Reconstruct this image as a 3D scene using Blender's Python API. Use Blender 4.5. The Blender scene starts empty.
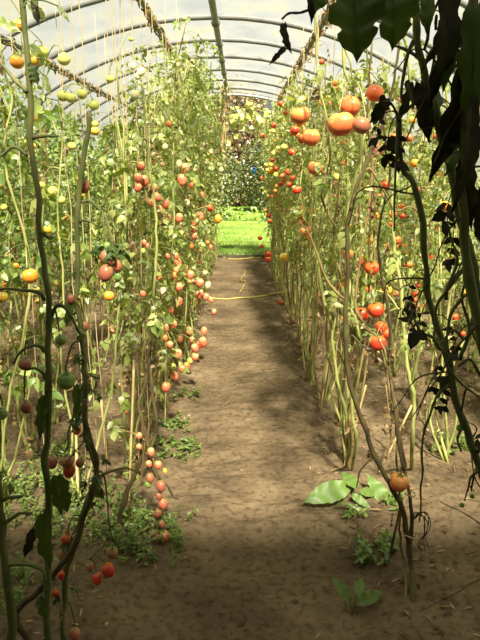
import bpy, math, random
import numpy as np
from mathutils import Vector, Matrix, Euler

SC = bpy.context.scene
COL = SC.collection
R = math.radians

# ------------------------------------------------------------------ camera
FPX, CXP, HYP = 622.0, 240.0, 168.0
CAM_H = 1.5
TILT = math.atan((320 - HYP) / FPX)
cam = bpy.data.cameras.new('camera')
cam.sensor_fit = 'VERTICAL'
cam.sensor_height = 36.0
cam.lens = 36.0 * FPX / 640
cam.clip_start = 0.02
cam.clip_end = 300
camo = bpy.data.objects.new('camera', cam)
camo.location = (0, 0, CAM_H)
camo.rotation_euler = (R(90) - TILT, 0, 0)
COL.objects.link(camo)
SC.camera = camo

# ------------------------------------------------------------------ light
SUN_EL, SUN_AZ = R(50), R(10)        # azimuth: to the right of straight behind the camera
sdir = Vector((math.sin(SUN_AZ) * math.cos(SUN_EL), -math.cos(SUN_AZ) * math.cos(SUN_EL), math.sin(SUN_EL)))
sun = bpy.data.lights.new('sun', 'SUN')
sun.energy = 18
sun.color = (1.0, 0.92, 0.78)
sun.angle = R(4.5)
suno = bpy.data.objects.new('sun', sun)
suno.rotation_euler = sdir.to_track_quat('Z', 'Y').to_euler()
suno.location = (4, -6, 9)
COL.objects.link(suno)

world = bpy.data.worlds.new('world')
SC.world = world
world.use_nodes = True
wn = world.node_tree
wbg = wn.nodes['Background']
sky = wn.nodes.new('ShaderNodeTexSky')
sky.sky_type = 'NISHITA'
sky.sun_disc = False
sky.sun_elevation = SUN_EL
sky.sun_rotation = R(180) - SUN_AZ
sky.dust_density = 3.0
hs_ = wn.nodes.new('ShaderNodeHueSaturation')      # thin high haze: a paler sky
hs_.inputs['Saturation'].default_value = 0.35
hs_.inputs['Value'].default_value = 1.0
wn.links.new(sky.outputs[0], hs_.inputs['Color'])
wn.links.new(hs_.outputs[0], wbg.inputs[0])
wbg.inputs[1].default_value = 0.07

vs = SC.view_settings
vs.view_transform = 'Standard'
vs.look = 'None'
vs.exposure = 0.13
vs.gamma = 1.0
vs.use_curve_mapping = False
SC.cycles.transparent_max_bounces = 24
SC.cycles.max_bounces = 8
SC.cycles.use_denoising = True

# ------------------------------------------------------------------ helpers
def lin(c):
    return tuple(((x / 255) / 12.92 if x / 255 <= 0.04045 else ((x / 255 + 0.055) / 1.055) ** 2.4) for x in c) + (1.0,)

CT, ST = math.cos(TILT), math.sin(TILT)
def P(px, py, d):
    """the point seen at photo pixel px,py that lies d metres down the path"""
    u = (px - CXP) / FPX
    v = (320 - py) / FPX
    t = d / (CT + v * ST)
    return Vector((u * t, d, CAM_H + t * (v * CT - ST)))

def G(px, py):
    """the ground point seen at photo pixel px,py"""
    u = (px - CXP) / FPX
    v = (320 - py) / FPX
    t = CAM_H / (ST - v * CT)
    return Vector((u * t, t * (CT + v * ST), 0))

def put(o, label=None, cat=None, group=None, kind=None):
    if label: o['label'] = label
    if cat: o['category'] = cat
    if group: o['group'] = group
    if kind: o['kind'] = kind
    return o

def empty(name, loc, label=None, cat=None, group=None):
    o = bpy.data.objects.new(name, None)
    o.location = loc
    o.empty_display_size = 0.1
    COL.objects.link(o)
    return put(o, label, cat, group)

def smooth_path(pts, n=6):
    pts = [Vector(p) for p in pts]
    if len(pts) < 3:
        return [pts[0].lerp(pts[-1], k / n) for k in range(n + 1)]
    q = [pts[0] * 2 - pts[1]] + pts + [pts[-1] * 2 - pts[-2]]
    out = []
    for i in range(1, len(q) - 2):
        a, b, c, d = q[i - 1], q[i], q[i + 1], q[i + 2]
        for k in range(n):
            t = k / n
            out.append(0.5 * ((2 * b) + (c - a) * t + (2 * a - 5 * b + 4 * c - d) * t * t + (3 * b - a - 3 * c + d) * t ** 3))
    out.append(pts[-1].copy())
    return out

class MB:
    def __init__(self):
        self.v = []
        self.f = []
        self.n = 0
        # leaflets gathered: pos, dir, nor, length, width, curl
        self.lf = []

    def add(self, vs_, fs):
        n = self.n
        self.v.extend([tuple(v) for v in vs_])
        self.f.extend([tuple(i + n for i in f) for f in fs])
        self.n += len(vs_)

    def tube(self, pts, r0, r1=None, sides=6, cap=True, knob=0.0, rnd=None):
        if r1 is None: r1 = r0
        pts = [Vector(p) for p in pts]
        m = len(pts)
        vs_ = []
        prev = None
        for i, p in enumerate(pts):
            t = (pts[min(i + 1, m - 1)] - pts[max(i - 1, 0)])
            if t.length < 1e-9: t = Vector((0, 0, 1))
            t.normalize()
            if prev is None:
                a = Vector((1, 0, 0)) if abs(t.x) < 0.8 else Vector((0, 1, 0))
            else:
                a = prev
            b = t.cross(a).normalized()
            a = b.cross(t).normalized()
            prev = a
            r = r0 + (r1 - r0) * i / (m - 1)
            if knob and rnd: r *= 1 + knob * (rnd.random() - 0.4)
            for s in range(sides):
                w = 2 * math.pi * s / sides
                vs_.append(p + (a * math.cos(w) + b * math.sin(w)) * r)
        fs = []
        for i in range(m - 1):
            for s in range(sides):
                s2 = (s + 1) % sides
                fs.append((i * sides + s, i * sides + s2, (i + 1) * sides + s2, (i + 1) * sides + s))
        if cap:
            fs.append(tuple(reversed(range(sides))))
            fs.append(tuple((m - 1) * sides + s for s in range(sides)))
        self.add(vs_, fs)

    def box(self, lo, hi):
        x0, y0, z0 = lo; x1, y1, z1 = hi
        self.add([(x0, y0, z0), (x1, y0, z0), (x1, y1, z0), (x0, y1, z0), (x0, y0, z1), (x1, y0, z1), (x1, y1, z1), (x0, y1, z1)],
                 [(0, 3, 2, 1), (4, 5, 6, 7), (0, 1, 5, 4), (1, 2, 6, 5), (2, 3, 7, 6), (3, 0, 4, 7)])

    def leaflet(self, pos, d, nor, L, W, curl):
        self.lf.append((*pos, *d, *nor, L, W, curl))

    def flush(self):
        if not self.lf: return
        a = np.array(self.lf, dtype=np.float64)
        self.lf = []
        p, d, nr = a[:, 0:3], a[:, 3:6], a[:, 6:9]
        L, W, c = a[:, 9:10], a[:, 10:11], a[:, 11:12]
        d = d / np.maximum(np.linalg.norm(d, axis=1, keepdims=True), 1e-9)
        s = np.cross(nr, d)
        s = s / np.maximum(np.linalg.norm(s, axis=1, keepdims=True), 1e-9)
        nr = np.cross(d, s)
        T = [(0, 0, 0, 0), (.26, .46, .10, .1), (.26, -.46, .10, .1), (.45, 0, 0, .25), (.62, .36, .08, .45), (.62, -.36, .08, .45), (1, 0, 0, 1)]
        allv = []
        for (t, w, n, k) in T:
            ang = c * k
            tt = t * (1 - 0.25 * np.abs(ang) * t)
            allv.append(p + d * (L * tt) + s * (W * w) + nr * (W * n - L * ang * t * 0.6))
        V = np.stack(allv, 1).reshape(-1, 3)
        N = len(a)
        F = np.array([(0, 3, 1), (0, 2, 3), (1, 3, 4), (2, 5, 3), (3, 6, 4), (3, 5, 6)])
        Fa = (F[None] + (np.arange(N) * 7)[:, None, None] + self.n).reshape(-1, 3)
        self.v.extend(map(tuple, V.tolist()))
        self.f.extend(map(tuple, Fa.tolist()))
        self.n += N * 7

    def mesh(self, name, mat, origin=(0, 0, 0), smooth=True):
        self.flush()
        me = bpy.data.meshes.new(name)
        va = np.array(self.v, dtype=np.float64).reshape(-1, 3) - np.array(origin)
        me.from_pydata(va.tolist(), [], self.f)
        me.materials.append(mat)
        if smooth:
            me.polygons.foreach_set('use_smooth', [True] * len(me.polygons))
        me.update()
        return me

    def build(self, name, mat, parent=None, origin=(0, 0, 0), smooth=True):
        self.flush()
        if not self.v: return None
        o = bpy.data.objects.new(name, self.mesh(name, mat, origin, smooth))
        COL.objects.link(o)
        if parent is not None:
            o.parent = parent
        else:
            o.location = origin
        return o

# ------------------------------------------------------------------ materials
def newmat(name):
    m = bpy.data.materials.new(name)
    m.use_nodes = True
    nt = m.node_tree
    nt.nodes.clear()
    out = nt.nodes.new('ShaderNodeOutputMaterial')
    return m, nt, out

def N(nt, t, **kw):
    n = nt.nodes.new(t)
    for k, v in kw.items(): setattr(n, k, v)
    return n

def ramp(nt, fac, stops):
    r = nt.nodes.new('ShaderNodeValToRGB')
    e = r.color_ramp.elements
    e[0].position, e[0].color = stops[0]
    e[1].position, e[1].color = stops[-1]
    for s in stops[1:-1]:
        x = e.new(s[0]); x.color = s[1]
    nt.links.new(fac, r.inputs[0])
    return r.outputs[0]

def leaf_mat(name, cols, trans=0.4, rough=0.5, gloss=0.06):
    m, nt, out = newmat(name)
    g = N(nt, 'ShaderNodeNewGeometry')
    n = len(cols)
    c = ramp(nt, g.outputs['Random Per Island'], [(i / (n - 1), lin(x)) for i, x in enumerate(cols)])
    df = N(nt, 'ShaderNodeBsdfDiffuse'); tr = N(nt, 'ShaderNodeBsdfTranslucent'); gl = N(nt, 'ShaderNodeBsdfGlossy')
    gl.inputs['Roughness'].default_value = rough
    gl.inputs['Color'].default_value = (1, 1, 1, 1)
    hs = N(nt, 'ShaderNodeMixRGB', blend_type='MULTIPLY'); hs.inputs[0].default_value = 1
    hs.inputs[2].default_value = (1.1, 1.1, 0.45, 1)
    nt.links.new(c, hs.inputs[1])
    nt.links.new(c, df.inputs[0]); nt.links.new(hs.outputs[0], tr.inputs[0])
    m1 = N(nt, 'ShaderNodeMixShader'); m1.inputs[0].default_value = trans
    nt.links.new(df.outputs[0], m1.inputs[1]); nt.links.new(tr.outputs[0], m1.inputs[2])
    m2 = N(nt, 'ShaderNodeMixShader'); m2.inputs[0].default_value = gloss
    nt.links.new(m1.outputs[0], m2.inputs[1]); nt.links.new(gl.outputs[0], m2.inputs[2])
    nt.links.new(m2.outputs[0], out.inputs[0])
    return m

def noise_mat(name, cols, scale=8, rough=0.7, bump=0.0, detail=4, coat=0.0, spec=0.3):
    m, nt, out = newmat(name)
    tc = N(nt, 'ShaderNodeTexCoord')
    nz = N(nt, 'ShaderNodeTexNoise')
    nz.inputs['Scale'].default_value = scale; nz.inputs['Detail'].default_value = detail
    nt.links.new(tc.outputs['Object'], nz.inputs['Vector'])
    n = len(cols)
    c = ramp(nt, nz.outputs[0], [(0.3 + 0.4 * i / (n - 1), lin(x)) for i, x in enumerate(cols)])
    b = N(nt, 'ShaderNodeBsdfPrincipled')
    b.inputs['Roughness'].default_value = rough
    b.inputs['Specular IOR Level'].default_value = spec
    b.inputs['Coat Weight'].default_value = coat
    nt.links.new(c, b.inputs['Base Color'])
    if bump:
        bp = N(nt, 'ShaderNodeBump'); bp.inputs['Strength'].default_value = bump
        nt.links.new(nz.outputs[0], bp.inputs['Height']); nt.links.new(bp.outputs[0], b.inputs['Normal'])
    nt.links.new(b.outputs[0], out.inputs[0])
    return m

def fruit_mat(name, body, shoulder, blotch):
    m, nt, out = newmat(name)
    tc = N(nt, 'ShaderNodeTexCoord')
    sp = N(nt, 'ShaderNodeSeparateXYZ'); nt.links.new(tc.outputs['Generated'], sp.inputs[0])
    nz = N(nt, 'ShaderNodeTexNoise'); nz.inputs['Scale'].default_value = 3.0
    nt.links.new(tc.outputs['Object'], nz.inputs['Vector'])
    ad = N(nt, 'ShaderNodeMath', operation='MULTIPLY_ADD'); ad.inputs[1].default_value = 0.5
    nt.links.new(nz.outputs[0], ad.inputs[0]); nt.links.new(sp.outputs[2], ad.inputs[2])
    c = ramp(nt, ad.outputs[0], [(0.3, lin(blotch)), (0.62, lin(body)), (0.95, lin(body)), (1.0, lin(shoulder))])
    b = N(nt, 'ShaderNodeBsdfPrincipled')
    b.inputs['Roughness'].default_value = 0.32
    b.inputs['Subsurface Weight'].default_value = 0.15
    b.inputs['Subsurface Radius'].default_value = (0.02, 0.008, 0.004)
    b.inputs['Specular IOR Level'].default_value = 0.45
    nt.links.new(c, b.inputs['Base Color'])
    nt.links.new(b.outputs[0], out.inputs[0])
    return m

M = {}
M['leaf'] = leaf_mat('tomato_leaf', [(98, 124, 50), (148, 168, 76), (192, 198, 112), (124, 148, 60), (178, 176, 104)], trans=.48)
M['leaf_green'] = leaf_mat('green_leaf', [(82, 114, 46), (130, 158, 68), (172, 186, 98), (104, 136, 54)], trans=.48)
M['leaf_dark'] = leaf_mat('shaded_leaf', [(62, 84, 36), (80, 100, 44), (72, 92, 40)], trans=0.25, gloss=.03)  # leaf green with the foreground shade put into the colour
M['withered'] = leaf_mat('withered_leaf', [(92, 72, 44), (140, 112, 66), (170, 140, 90), (110, 84, 50)], trans=0.2)
M['black_leaf'] = leaf_mat('shade_black_leaf', [(46, 42, 30), (60, 54, 38), (52, 48, 32)], trans=0.08, gloss=0.015, rough=.7)  # silhouetted leaves, some withered: near-black tone stands in for shade
M['stem'] = noise_mat('green_stem', [(112, 124, 58), (158, 162, 90), (182, 178, 116)], 9, 0.6)
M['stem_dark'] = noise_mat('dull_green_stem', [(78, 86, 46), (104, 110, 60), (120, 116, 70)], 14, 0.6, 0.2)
M['stem_dry'] = noise_mat('dry_stem', [(96, 76, 46), (140, 118, 74), (120, 116, 62)], 10, 0.8, 0.3)
M['stem_brown'] = noise_mat('brown_stem', [(56, 46, 30), (88, 74, 46), (98, 100, 52)], 12, 0.8, 0.4)
M['cane'] = noise_mat('pale_cane', [(170, 150, 96), (200, 180, 120), (150, 134, 84)], 8, 0.7)
M['twine'] = noise_mat('sisal_twine', [(168, 150, 110), (196, 178, 136)], 40, 0.9)
M['calyx'] = noise_mat('calyx_green', [(70, 96, 36), (110, 132, 56)], 6, 0.6)
M['metal'] = noise_mat('galvanised_tube', [(104, 105, 102), (132, 133, 128), (118, 118, 112)], 6, 0.5, 0.05)
M['hose'] = noise_mat('yellow_hose', [(158, 146, 66), (182, 168, 86)], 8, 0.5)
M['weed'] = leaf_mat('weed_leaf', [(84, 112, 42), (118, 146, 58), (146, 164, 80)], trans=0.35)
M['broad'] = leaf_mat('broadleaf_weed_leaf', [(92, 120, 52), (112, 140, 64)], trans=0.3, gloss=0.03)
M['grass'] = leaf_mat('grass_blade', [(92, 124, 42), (120, 150, 58), (144, 164, 76)], trans=0.35)
M['hedge'] = leaf_mat('hedge_leaf', [(46, 56, 22), (70, 82, 32), (124, 130, 58), (54, 66, 26)], trans=0.25, gloss=0.08)
M['russet'] = leaf_mat('russet_leaf', [(110, 78, 54), (126, 110, 62), (96, 88, 54)], trans=0.2)
M['squash'] = leaf_mat('squash_leaf', [(150, 160, 70), (186, 188, 108), (170, 172, 90)], trans=0.4)
M['boards'] = noise_mat('weathered_boards', [(58, 50, 40), (84, 74, 60), (70, 62, 50)], 5, 0.85, 0.2)
M['blue'] = noise_mat('blue_plastic', [(40, 90, 180), (60, 110, 200)], 5, 0.4)
M['straw'] = leaf_mat('straw_bits', [(120, 98, 60), (168, 142, 92), (96, 78, 50)], trans=0.1)
M['clod'] = noise_mat('soil_clod', [(98, 80, 58), (120, 100, 74)], 10, 0.95, 0.4, spec=0.05)
FR = {
    'red': fruit_mat('red_skin', (214, 66, 42), (220, 110, 50), (206, 48, 34)),
    'ored': fruit_mat('orange_red_skin', (230, 124, 72), (230, 160, 84), (222, 92, 52)),
    'orange': fruit_mat('orange_skin', (238, 156, 50), (230, 180, 70), (238, 138, 40)),
    'yellow': fruit_mat('yellow_skin', (226, 186, 66), (206, 190, 90), (234, 172, 48)),
    'pink': fruit_mat('pink_plum_skin', (230, 130, 94), (232, 168, 112), (224, 106, 76)),
    'pale': fruit_mat('pale_skin', (206, 206, 104), (186, 198, 90), (218, 214, 126)),
    'cream': fruit_mat('cream_skin', (224, 216, 168), (204, 206, 140), (226, 214, 170)),
    'green': fruit_mat('green_skin', (140, 164, 84), (108, 140, 62), (154, 172, 96)),
    'russet': fruit_mat('russet_shaded_skin', (186, 112, 84), (164, 124, 80), (184, 98, 74)),  # fruit browned and dulled so the skin colour carries the shade
}

# ------------------------------------------------------------------ structure: soil, lawn, film, frame
RX, RR, RZ = -0.2, 3.2, -0.5      # tunnel arc: centre x, radius, centre height
Y0, Y1 = -0.42, 11.06
def arc(x):                       # roof height above ground at x
    return RZ + math.sqrt(max(RR * RR - (x - RX) ** 2, 0.01))

def soil_mat():
    m, nt, out = newmat('trodden_soil')
    tc = N(nt, 'ShaderNodeTexCoord')
    n1 = N(nt, 'ShaderNodeTexNoise'); n1.inputs['Scale'].default_value = 3.0; n1.inputs['Detail'].default_value = 8
    n2 = N(nt, 'ShaderNodeTexNoise'); n2.inputs['Scale'].default_value = 38; n2.inputs['Detail'].default_value = 6
    n3 = N(nt, 'ShaderNodeTexVoronoi'); n3.inputs['Scale'].default_value = 16
    for n in (n1, n2, n3): nt.links.new(tc.outputs['Object'], n.inputs['Vector'])
    c1 = ramp(nt, n1.outputs[0], [(0.3, lin((88, 75, 57))), (0.5, lin((108, 93, 70))), (0.7, lin((123, 107, 82)))])
    c2 = ramp(nt, n2.outputs[0], [(0.3, (0.55, 0.52, 0.48, 1)), (0.5, (1, 1, 1, 1)), (0.75, (1.15, 1.14, 1.1, 1))])
    mx = N(nt, 'ShaderNodeMixRGB', blend_type='MULTIPLY'); mx.inputs[0].default_value = 1
    nt.links.new(c1, mx.inputs[1]); nt.links.new(c2, mx.inputs[2])
    b = N(nt, 'ShaderNodeBsdfPrincipled'); b.inputs['Roughness'].default_value = 0.95; b.inputs['Specular IOR Level'].default_value = 0.08
    nt.links.new(mx.outputs[0], b.inputs['Base Color'])
    ad = N(nt, 'ShaderNodeMath', operation='MULTIPLY_ADD'); ad.inputs[1].default_value = 0.6
    nt.links.new(n2.outputs[0], ad.inputs[0]); nt.links.new(n3.outputs[0], ad.inputs[2])
    bp = N(nt, 'ShaderNodeBump'); bp.inputs['Strength'].default_value = 0.7; bp.inputs['Distance'].default_value = 0.02
    nt.links.new(ad.outputs[0], bp.inputs['Height']); nt.links.new(bp.outputs[0], b.inputs['Normal'])
    nt.links.new(b.outputs[0], out.inputs[0])
    return m
M['soil'] = soil_mat()

from mathutils import noise as mnoise
def soil_z(x, y):
    w = min(1.0, max(0.0, (abs(x - 0.04) - 0.32) / 0.18))       # 0 on the trodden path, 1 on the beds
    z = 0.020 * mnoise.noise((x * 3, y * 3, 0)) + 0.012 * mnoise.noise((x * 9, y * 9, 3)) * (0.6 + w)
    z += 0.017 * mnoise.noise((x * 1.6, y * 8, 11)) + 0.011 * mnoise.noise((x * 5, y * 18, 5))
    z += 0.007 * mnoise.noise((x * 26, y * 26, 7)) * (0.5 + 1.2 * w)
    return z + 0.02 * w - 0.015

mb = MB()
xs = np.concatenate([np.linspace(-3.4, -1.6, 50)[:-1], np.linspace(-1.6, 1.6, 170), np.linspace(1.6, 3.0, 40)[1:]])
ys = np.concatenate([np.linspace(-0.45, 1.2, 24)[:-1], np.linspace(1.2, 6, 250)[:-1], np.linspace(6, 10.75, 110)])
nx = len(xs)
vv = [(x, y, soil_z(x, y)) for y in ys for x in xs]
ff = [(j * nx + i, j * nx + i + 1, (j + 1) * nx + i + 1, (j + 1) * nx + i) for j in range(len(ys) - 1) for i in range(nx - 1)]
mb.add(vv, ff)
put(mb.build('floor', M['soil']), kind='structure')

mb = MB()
mb.add([(-40, -25, -0.06), (40, -25, -0.06), (40, 10.76, -0.06), (-40, 10.76, -0.06)], [(0, 1, 2, 3)])
n = 24
vv = [(-40 + 80 * i / n, 10.7 + 40 * j / n, -0.05 + 0.03 * mnoise.noise((i * .7, j * .7, 1)) + (0.03 if j else 0)) for j in range(n + 1) for i in range(n + 1)]
mb.add(vv, [(j * (n + 1) + i, j * (n + 1) + i + 1, (j + 1) * (n + 1) + i + 1, (j + 1) * (n + 1) + i) for j in range(n) for i in range(n)])
M['turf'] = noise_mat('turf', [(86, 112, 42), (112, 138, 56), (134, 150, 70)], 1.2, 0.9, 0.2, 8, spec=0.05)
put(mb.build('ground', M['turf']), kind='structure')

def film_mat():
    m, nt, out = newmat('polythene_film')
    tc = N(nt, 'ShaderNodeTexCoord')
    mp = N(nt, 'ShaderNodeMapping'); mp.inputs['Scale'].default_value = (1.6, 0.8, 1.6)
    nt.links.new(tc.outputs['Object'], mp.inputs[0])
    nz = N(nt, 'ShaderNodeTexNoise'); nz.inputs['Scale'].default_value = 2.2; nz.inputs['Detail'].default_value = 7
    nt.links.new(mp.outputs[0], nz.inputs['Vector'])
    c = ramp(nt, nz.outputs[0], [(0.3, lin((204, 210, 202))), (0.5, lin((216, 220, 210))), (0.62, lin((222, 224, 196))), (0.8, lin((206, 212, 160)))])
    tp = N(nt, 'ShaderNodeBsdfTransparent'); tp.inputs[0].default_value = (0.97, 0.97, 0.96, 1)
    df = N(nt, 'ShaderNodeBsdfDiffuse'); tl = N(nt, 'ShaderNodeBsdfTranslucent')
    nt.links.new(c, df.inputs[0]); nt.links.new(c, tl.inputs[0])
    m1 = N(nt, 'ShaderNodeMixShader'); m1.inputs[0].default_value = 0.55
    nt.links.new(df.outputs[0], m1.inputs[1]); nt.links.new(tl.outputs[0], m1.inputs[2])
    gl = N(nt, 'ShaderNodeBsdfGlossy'); gl.inputs['Roughness'].default_value = 0.35
    m2 = N(nt, 'ShaderNodeMixShader'); m2.inputs[0].default_value = 0.05
    nt.links.new(m1.outputs[0], m2.inputs[1]); nt.links.new(gl.outputs[0], m2.inputs[2])
    m3 = N(nt, 'ShaderNodeMixShader')
    f = ramp(nt, nz.outputs[0], [(0.3, (0.34, 0.34, 0.34, 1)), (0.75, (0.42, 0.42, 0.42, 1))])
    nt.links.new(f, m3.inputs[0])
    nt.links.new(tp.outputs[0], m3.inputs[1]); nt.links.new(m2.outputs[0], m3.inputs[2])
    nt.links.new(m3.outputs[0], out.inputs[0])
    return m
M['film'] = film_mat()
A0 = math.asin(0.5 / RR)
def ring(r, y, n=48):
    return [(RX + r * math.cos(a), y, RZ + r * math.sin(a)) for a in [A0 + (math.pi - 2 * A0) * k / n for k in range(n + 1)]]
mb = MB()
yy = np.arange(Y0, Y1 + 0.01, 0.12)
for y in yy:
    for (x, y2, z) in ring(RR + 0.03, y):
        s = 0.012 * mnoise.noise((x * 1.5, y * 2.0, z * 1.5))
        mb.v.append((x, y2, z + s)); mb.n += 1
for j in range(len(yy) - 1):
    for i in range(48):
        mb.f.append((j * 49 + i, j * 49 + i + 1, (j + 1) * 49 + i + 1, (j + 1) * 49 + i))
put(mb.build('ceiling', M['film']), kind='structure')

# unseen board wall behind the camera, added to shade the foreground
mb = MB()
x = RX - 3.7
while x < RX + 3.7:
    mb.box((x + 0.003, Y0 - 0.07, -0.05), (x + 0.140, Y0 - 0.035, 3.52 + 0.01 * math.sin(x * 9)))
    x += 0.1435
for z in (0.6, 2.0):
    mb.box((RX - 3.7, Y0 - 0.12, z), (RX + 3.7, Y0 - 0.07, z + 0.1))
put(mb.build('wall_shade', M['boards'], smooth=False), kind='structure')

# tunnel frame: one bolted frame of hoops and long tubes
fr = empty('tunnel_frame', (RX, Y1, 0), 'galvanised tube frame of arched hoops and long roof tubes under the film', 'tunnel frame')
HOOPS = [4.6 + 0.92 * k for k in range(-5, 8)]
for y in HOOPS:
    mb = MB(); mb.tube(ring(RR, y, 40), 0.024, sides=8)
    mb.build('hoop', M['metal'], fr, (RX, Y1, 0))
def longtube(x, r, name):
    mb = MB(); z = arc(x) - 0.045
    mb.tube([(x, Y0 + 0.01 + (Y1 - Y0) * k / 12, z) for k in range(13)], r, sides=8)
    for y in HOOPS:
        mb.tube([(x, y - 0.03, z), (x, y + 0.03, z)], r + 0.012, sides=8)
    mb.build(name, M['metal'], fr, (RX, Y1, 0))
longtube(RX, 0.026, 'ridge_tube')
PURL = [-0.68, -1.58, -2.15, 0.62, 1.5, 2.0]
for x in PURL: longtube(x, 0.019, 'side_tube')

mb = MB(); mb.box((-1.2, 10.72, -0.03), (1.2, 10.77, 0.035))
put(mb.build('trim_1', M['boards'], smooth=False), kind='structure')

# ------------------------------------------------------------------ plant builder
FRUIT_MESH = {}
def fruit_mesh(shape, color):
    key = (shape, color)
    if key in FRUIT_MESH: return FRUIT_MESH[key]
    nu, nv = 20, 12
    vs_, fs = [], []
    def pt(i, j):
        th = math.pi * j / nv
        ph = 2 * math.pi * i / nu
        r = math.sin(th); z = math.cos(th)
        if shape == 'plum':
            z *= 1.28
            r *= 1 + 0.06 * z
        elif shape == 'beef':
            lob = 0.06 * math.cos(5 * ph + 0.6) + 0.035 * math.cos(3 * ph + 2)
            r *= 1 + lob * (0.4 + 0.6 * max(z, 0) + 0.2)
            z = z * 0.97 - 0.20 * math.exp(-(r / 0.32) ** 2) * (1 if z > 0 else 0) + 0.05 * math.exp(-(r / 0.3) ** 2) * (1 if z < 0 else 0)
        else:
            z = z * 0.92 - 0.10 * math.exp(-(r / 0.25) ** 2) * (1 if z > 0 else 0)
        return (0.5 * r * math.cos(ph), 0.5 * r * math.sin(ph), 0.5 * z)
    vs_.append(pt(0, 0))
    for j in range(1, nv):
        for i in range(nu): vs_.append(pt(i, j))
    vs_.append(pt(0, nv))
    for i in range(nu):
        fs.append((0, 1 + i, 1 + (i + 1) % nu))
        for j in range(nv - 2):
            a = 1 + j * nu
            fs.append((a + i, a + nu + i, a + nu + (i + 1) % nu, a + (i + 1) % nu))
        a = 1 + (nv - 2) * nu
        fs.append((a + i, len(vs_) - 1, a + (i + 1) % nu))
    mb = MB(); mb.add(vs_, fs)
    FRUIT_MESH[key] = mb.mesh('tomato', FR[color])
    return FRUIT_MESH[key]
TOPZ = {'plum': 0.62, 'beef': 0.41, 'round': 0.41}
CALYX = {}
def calyx_mesh(shape):
    if shape not in CALYX:
        mb = MB(); z = TOPZ[shape]
        for k in range(5):
            a = 2 * math.pi * k / 5
            mb.leaflet((0, 0, z + 0.03), (math.cos(a), math.sin(a), 0.05), (0, 0, 1), 0.35, 0.11, 0.25 if k % 2 else -0.3)
        mb.tube([(0, 0, z - 0.02), (0.01, 0, z + 0.08), (0.0, 0.01, z + 0.16)], 0.035, 0.025, 5)
        CALYX[shape] = mb.mesh('calyx', M['calyx'])
    return CALYX[shape]

def leaf_compound(mb, rnd, base, az, el, L, size, droop, pairs=3, rach=0.0013):
    """one tomato leaf: a drooping midrib with leaflets along it"""
    d = Vector((math.cos(az) * math.cos(el), math.sin(az) * math.cos(el), math.sin(el)))
    p = Vector(base)
    pts = [p.copy()]
    n = 5
    for k in range(n):
        d = (d + Vector((rnd.gauss(0, .12), rnd.gauss(0, .12), -droop * (0.5 + k * 0.25)))).normalized()
        p = p + d * (L / n)
        pts.append(p.copy())
    if rach: mb.tube(pts, rach, rach * 0.5, 3, cap=False)
    for k in range(n - pairs + 1, n + 1):
        q = pts[k]
        dd = (pts[k] - pts[k - 1]).normalized()
        side = dd.cross(Vector((0, 0, 1)))
        if side.length < 0.1: side = Vector((math.sin(az), -math.cos(az), 0))
        side.normalize()
        up = side.cross(dd).normalized()
        for s in ((-1, 1) if k < n else (0, -1, 1)):
            sz = size * (0.7 + rnd.random() * 0.6) * (1.25 if s == 0 else 1)
            v = dd * (1 if s == 0 else 0.45) + side * s + Vector((rnd.gauss(0, .3), rnd.gauss(0, .3), rnd.gauss(-.25, .3)))
            nn = up + Vector((rnd.gauss(0, .45), rnd.gauss(0, .45), rnd.gauss(0, .3)))
            mb.leaflet(q, v, nn, sz, sz * rnd.uniform(0.45, 0.75), rnd.uniform(-0.3, 1.3))

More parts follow.
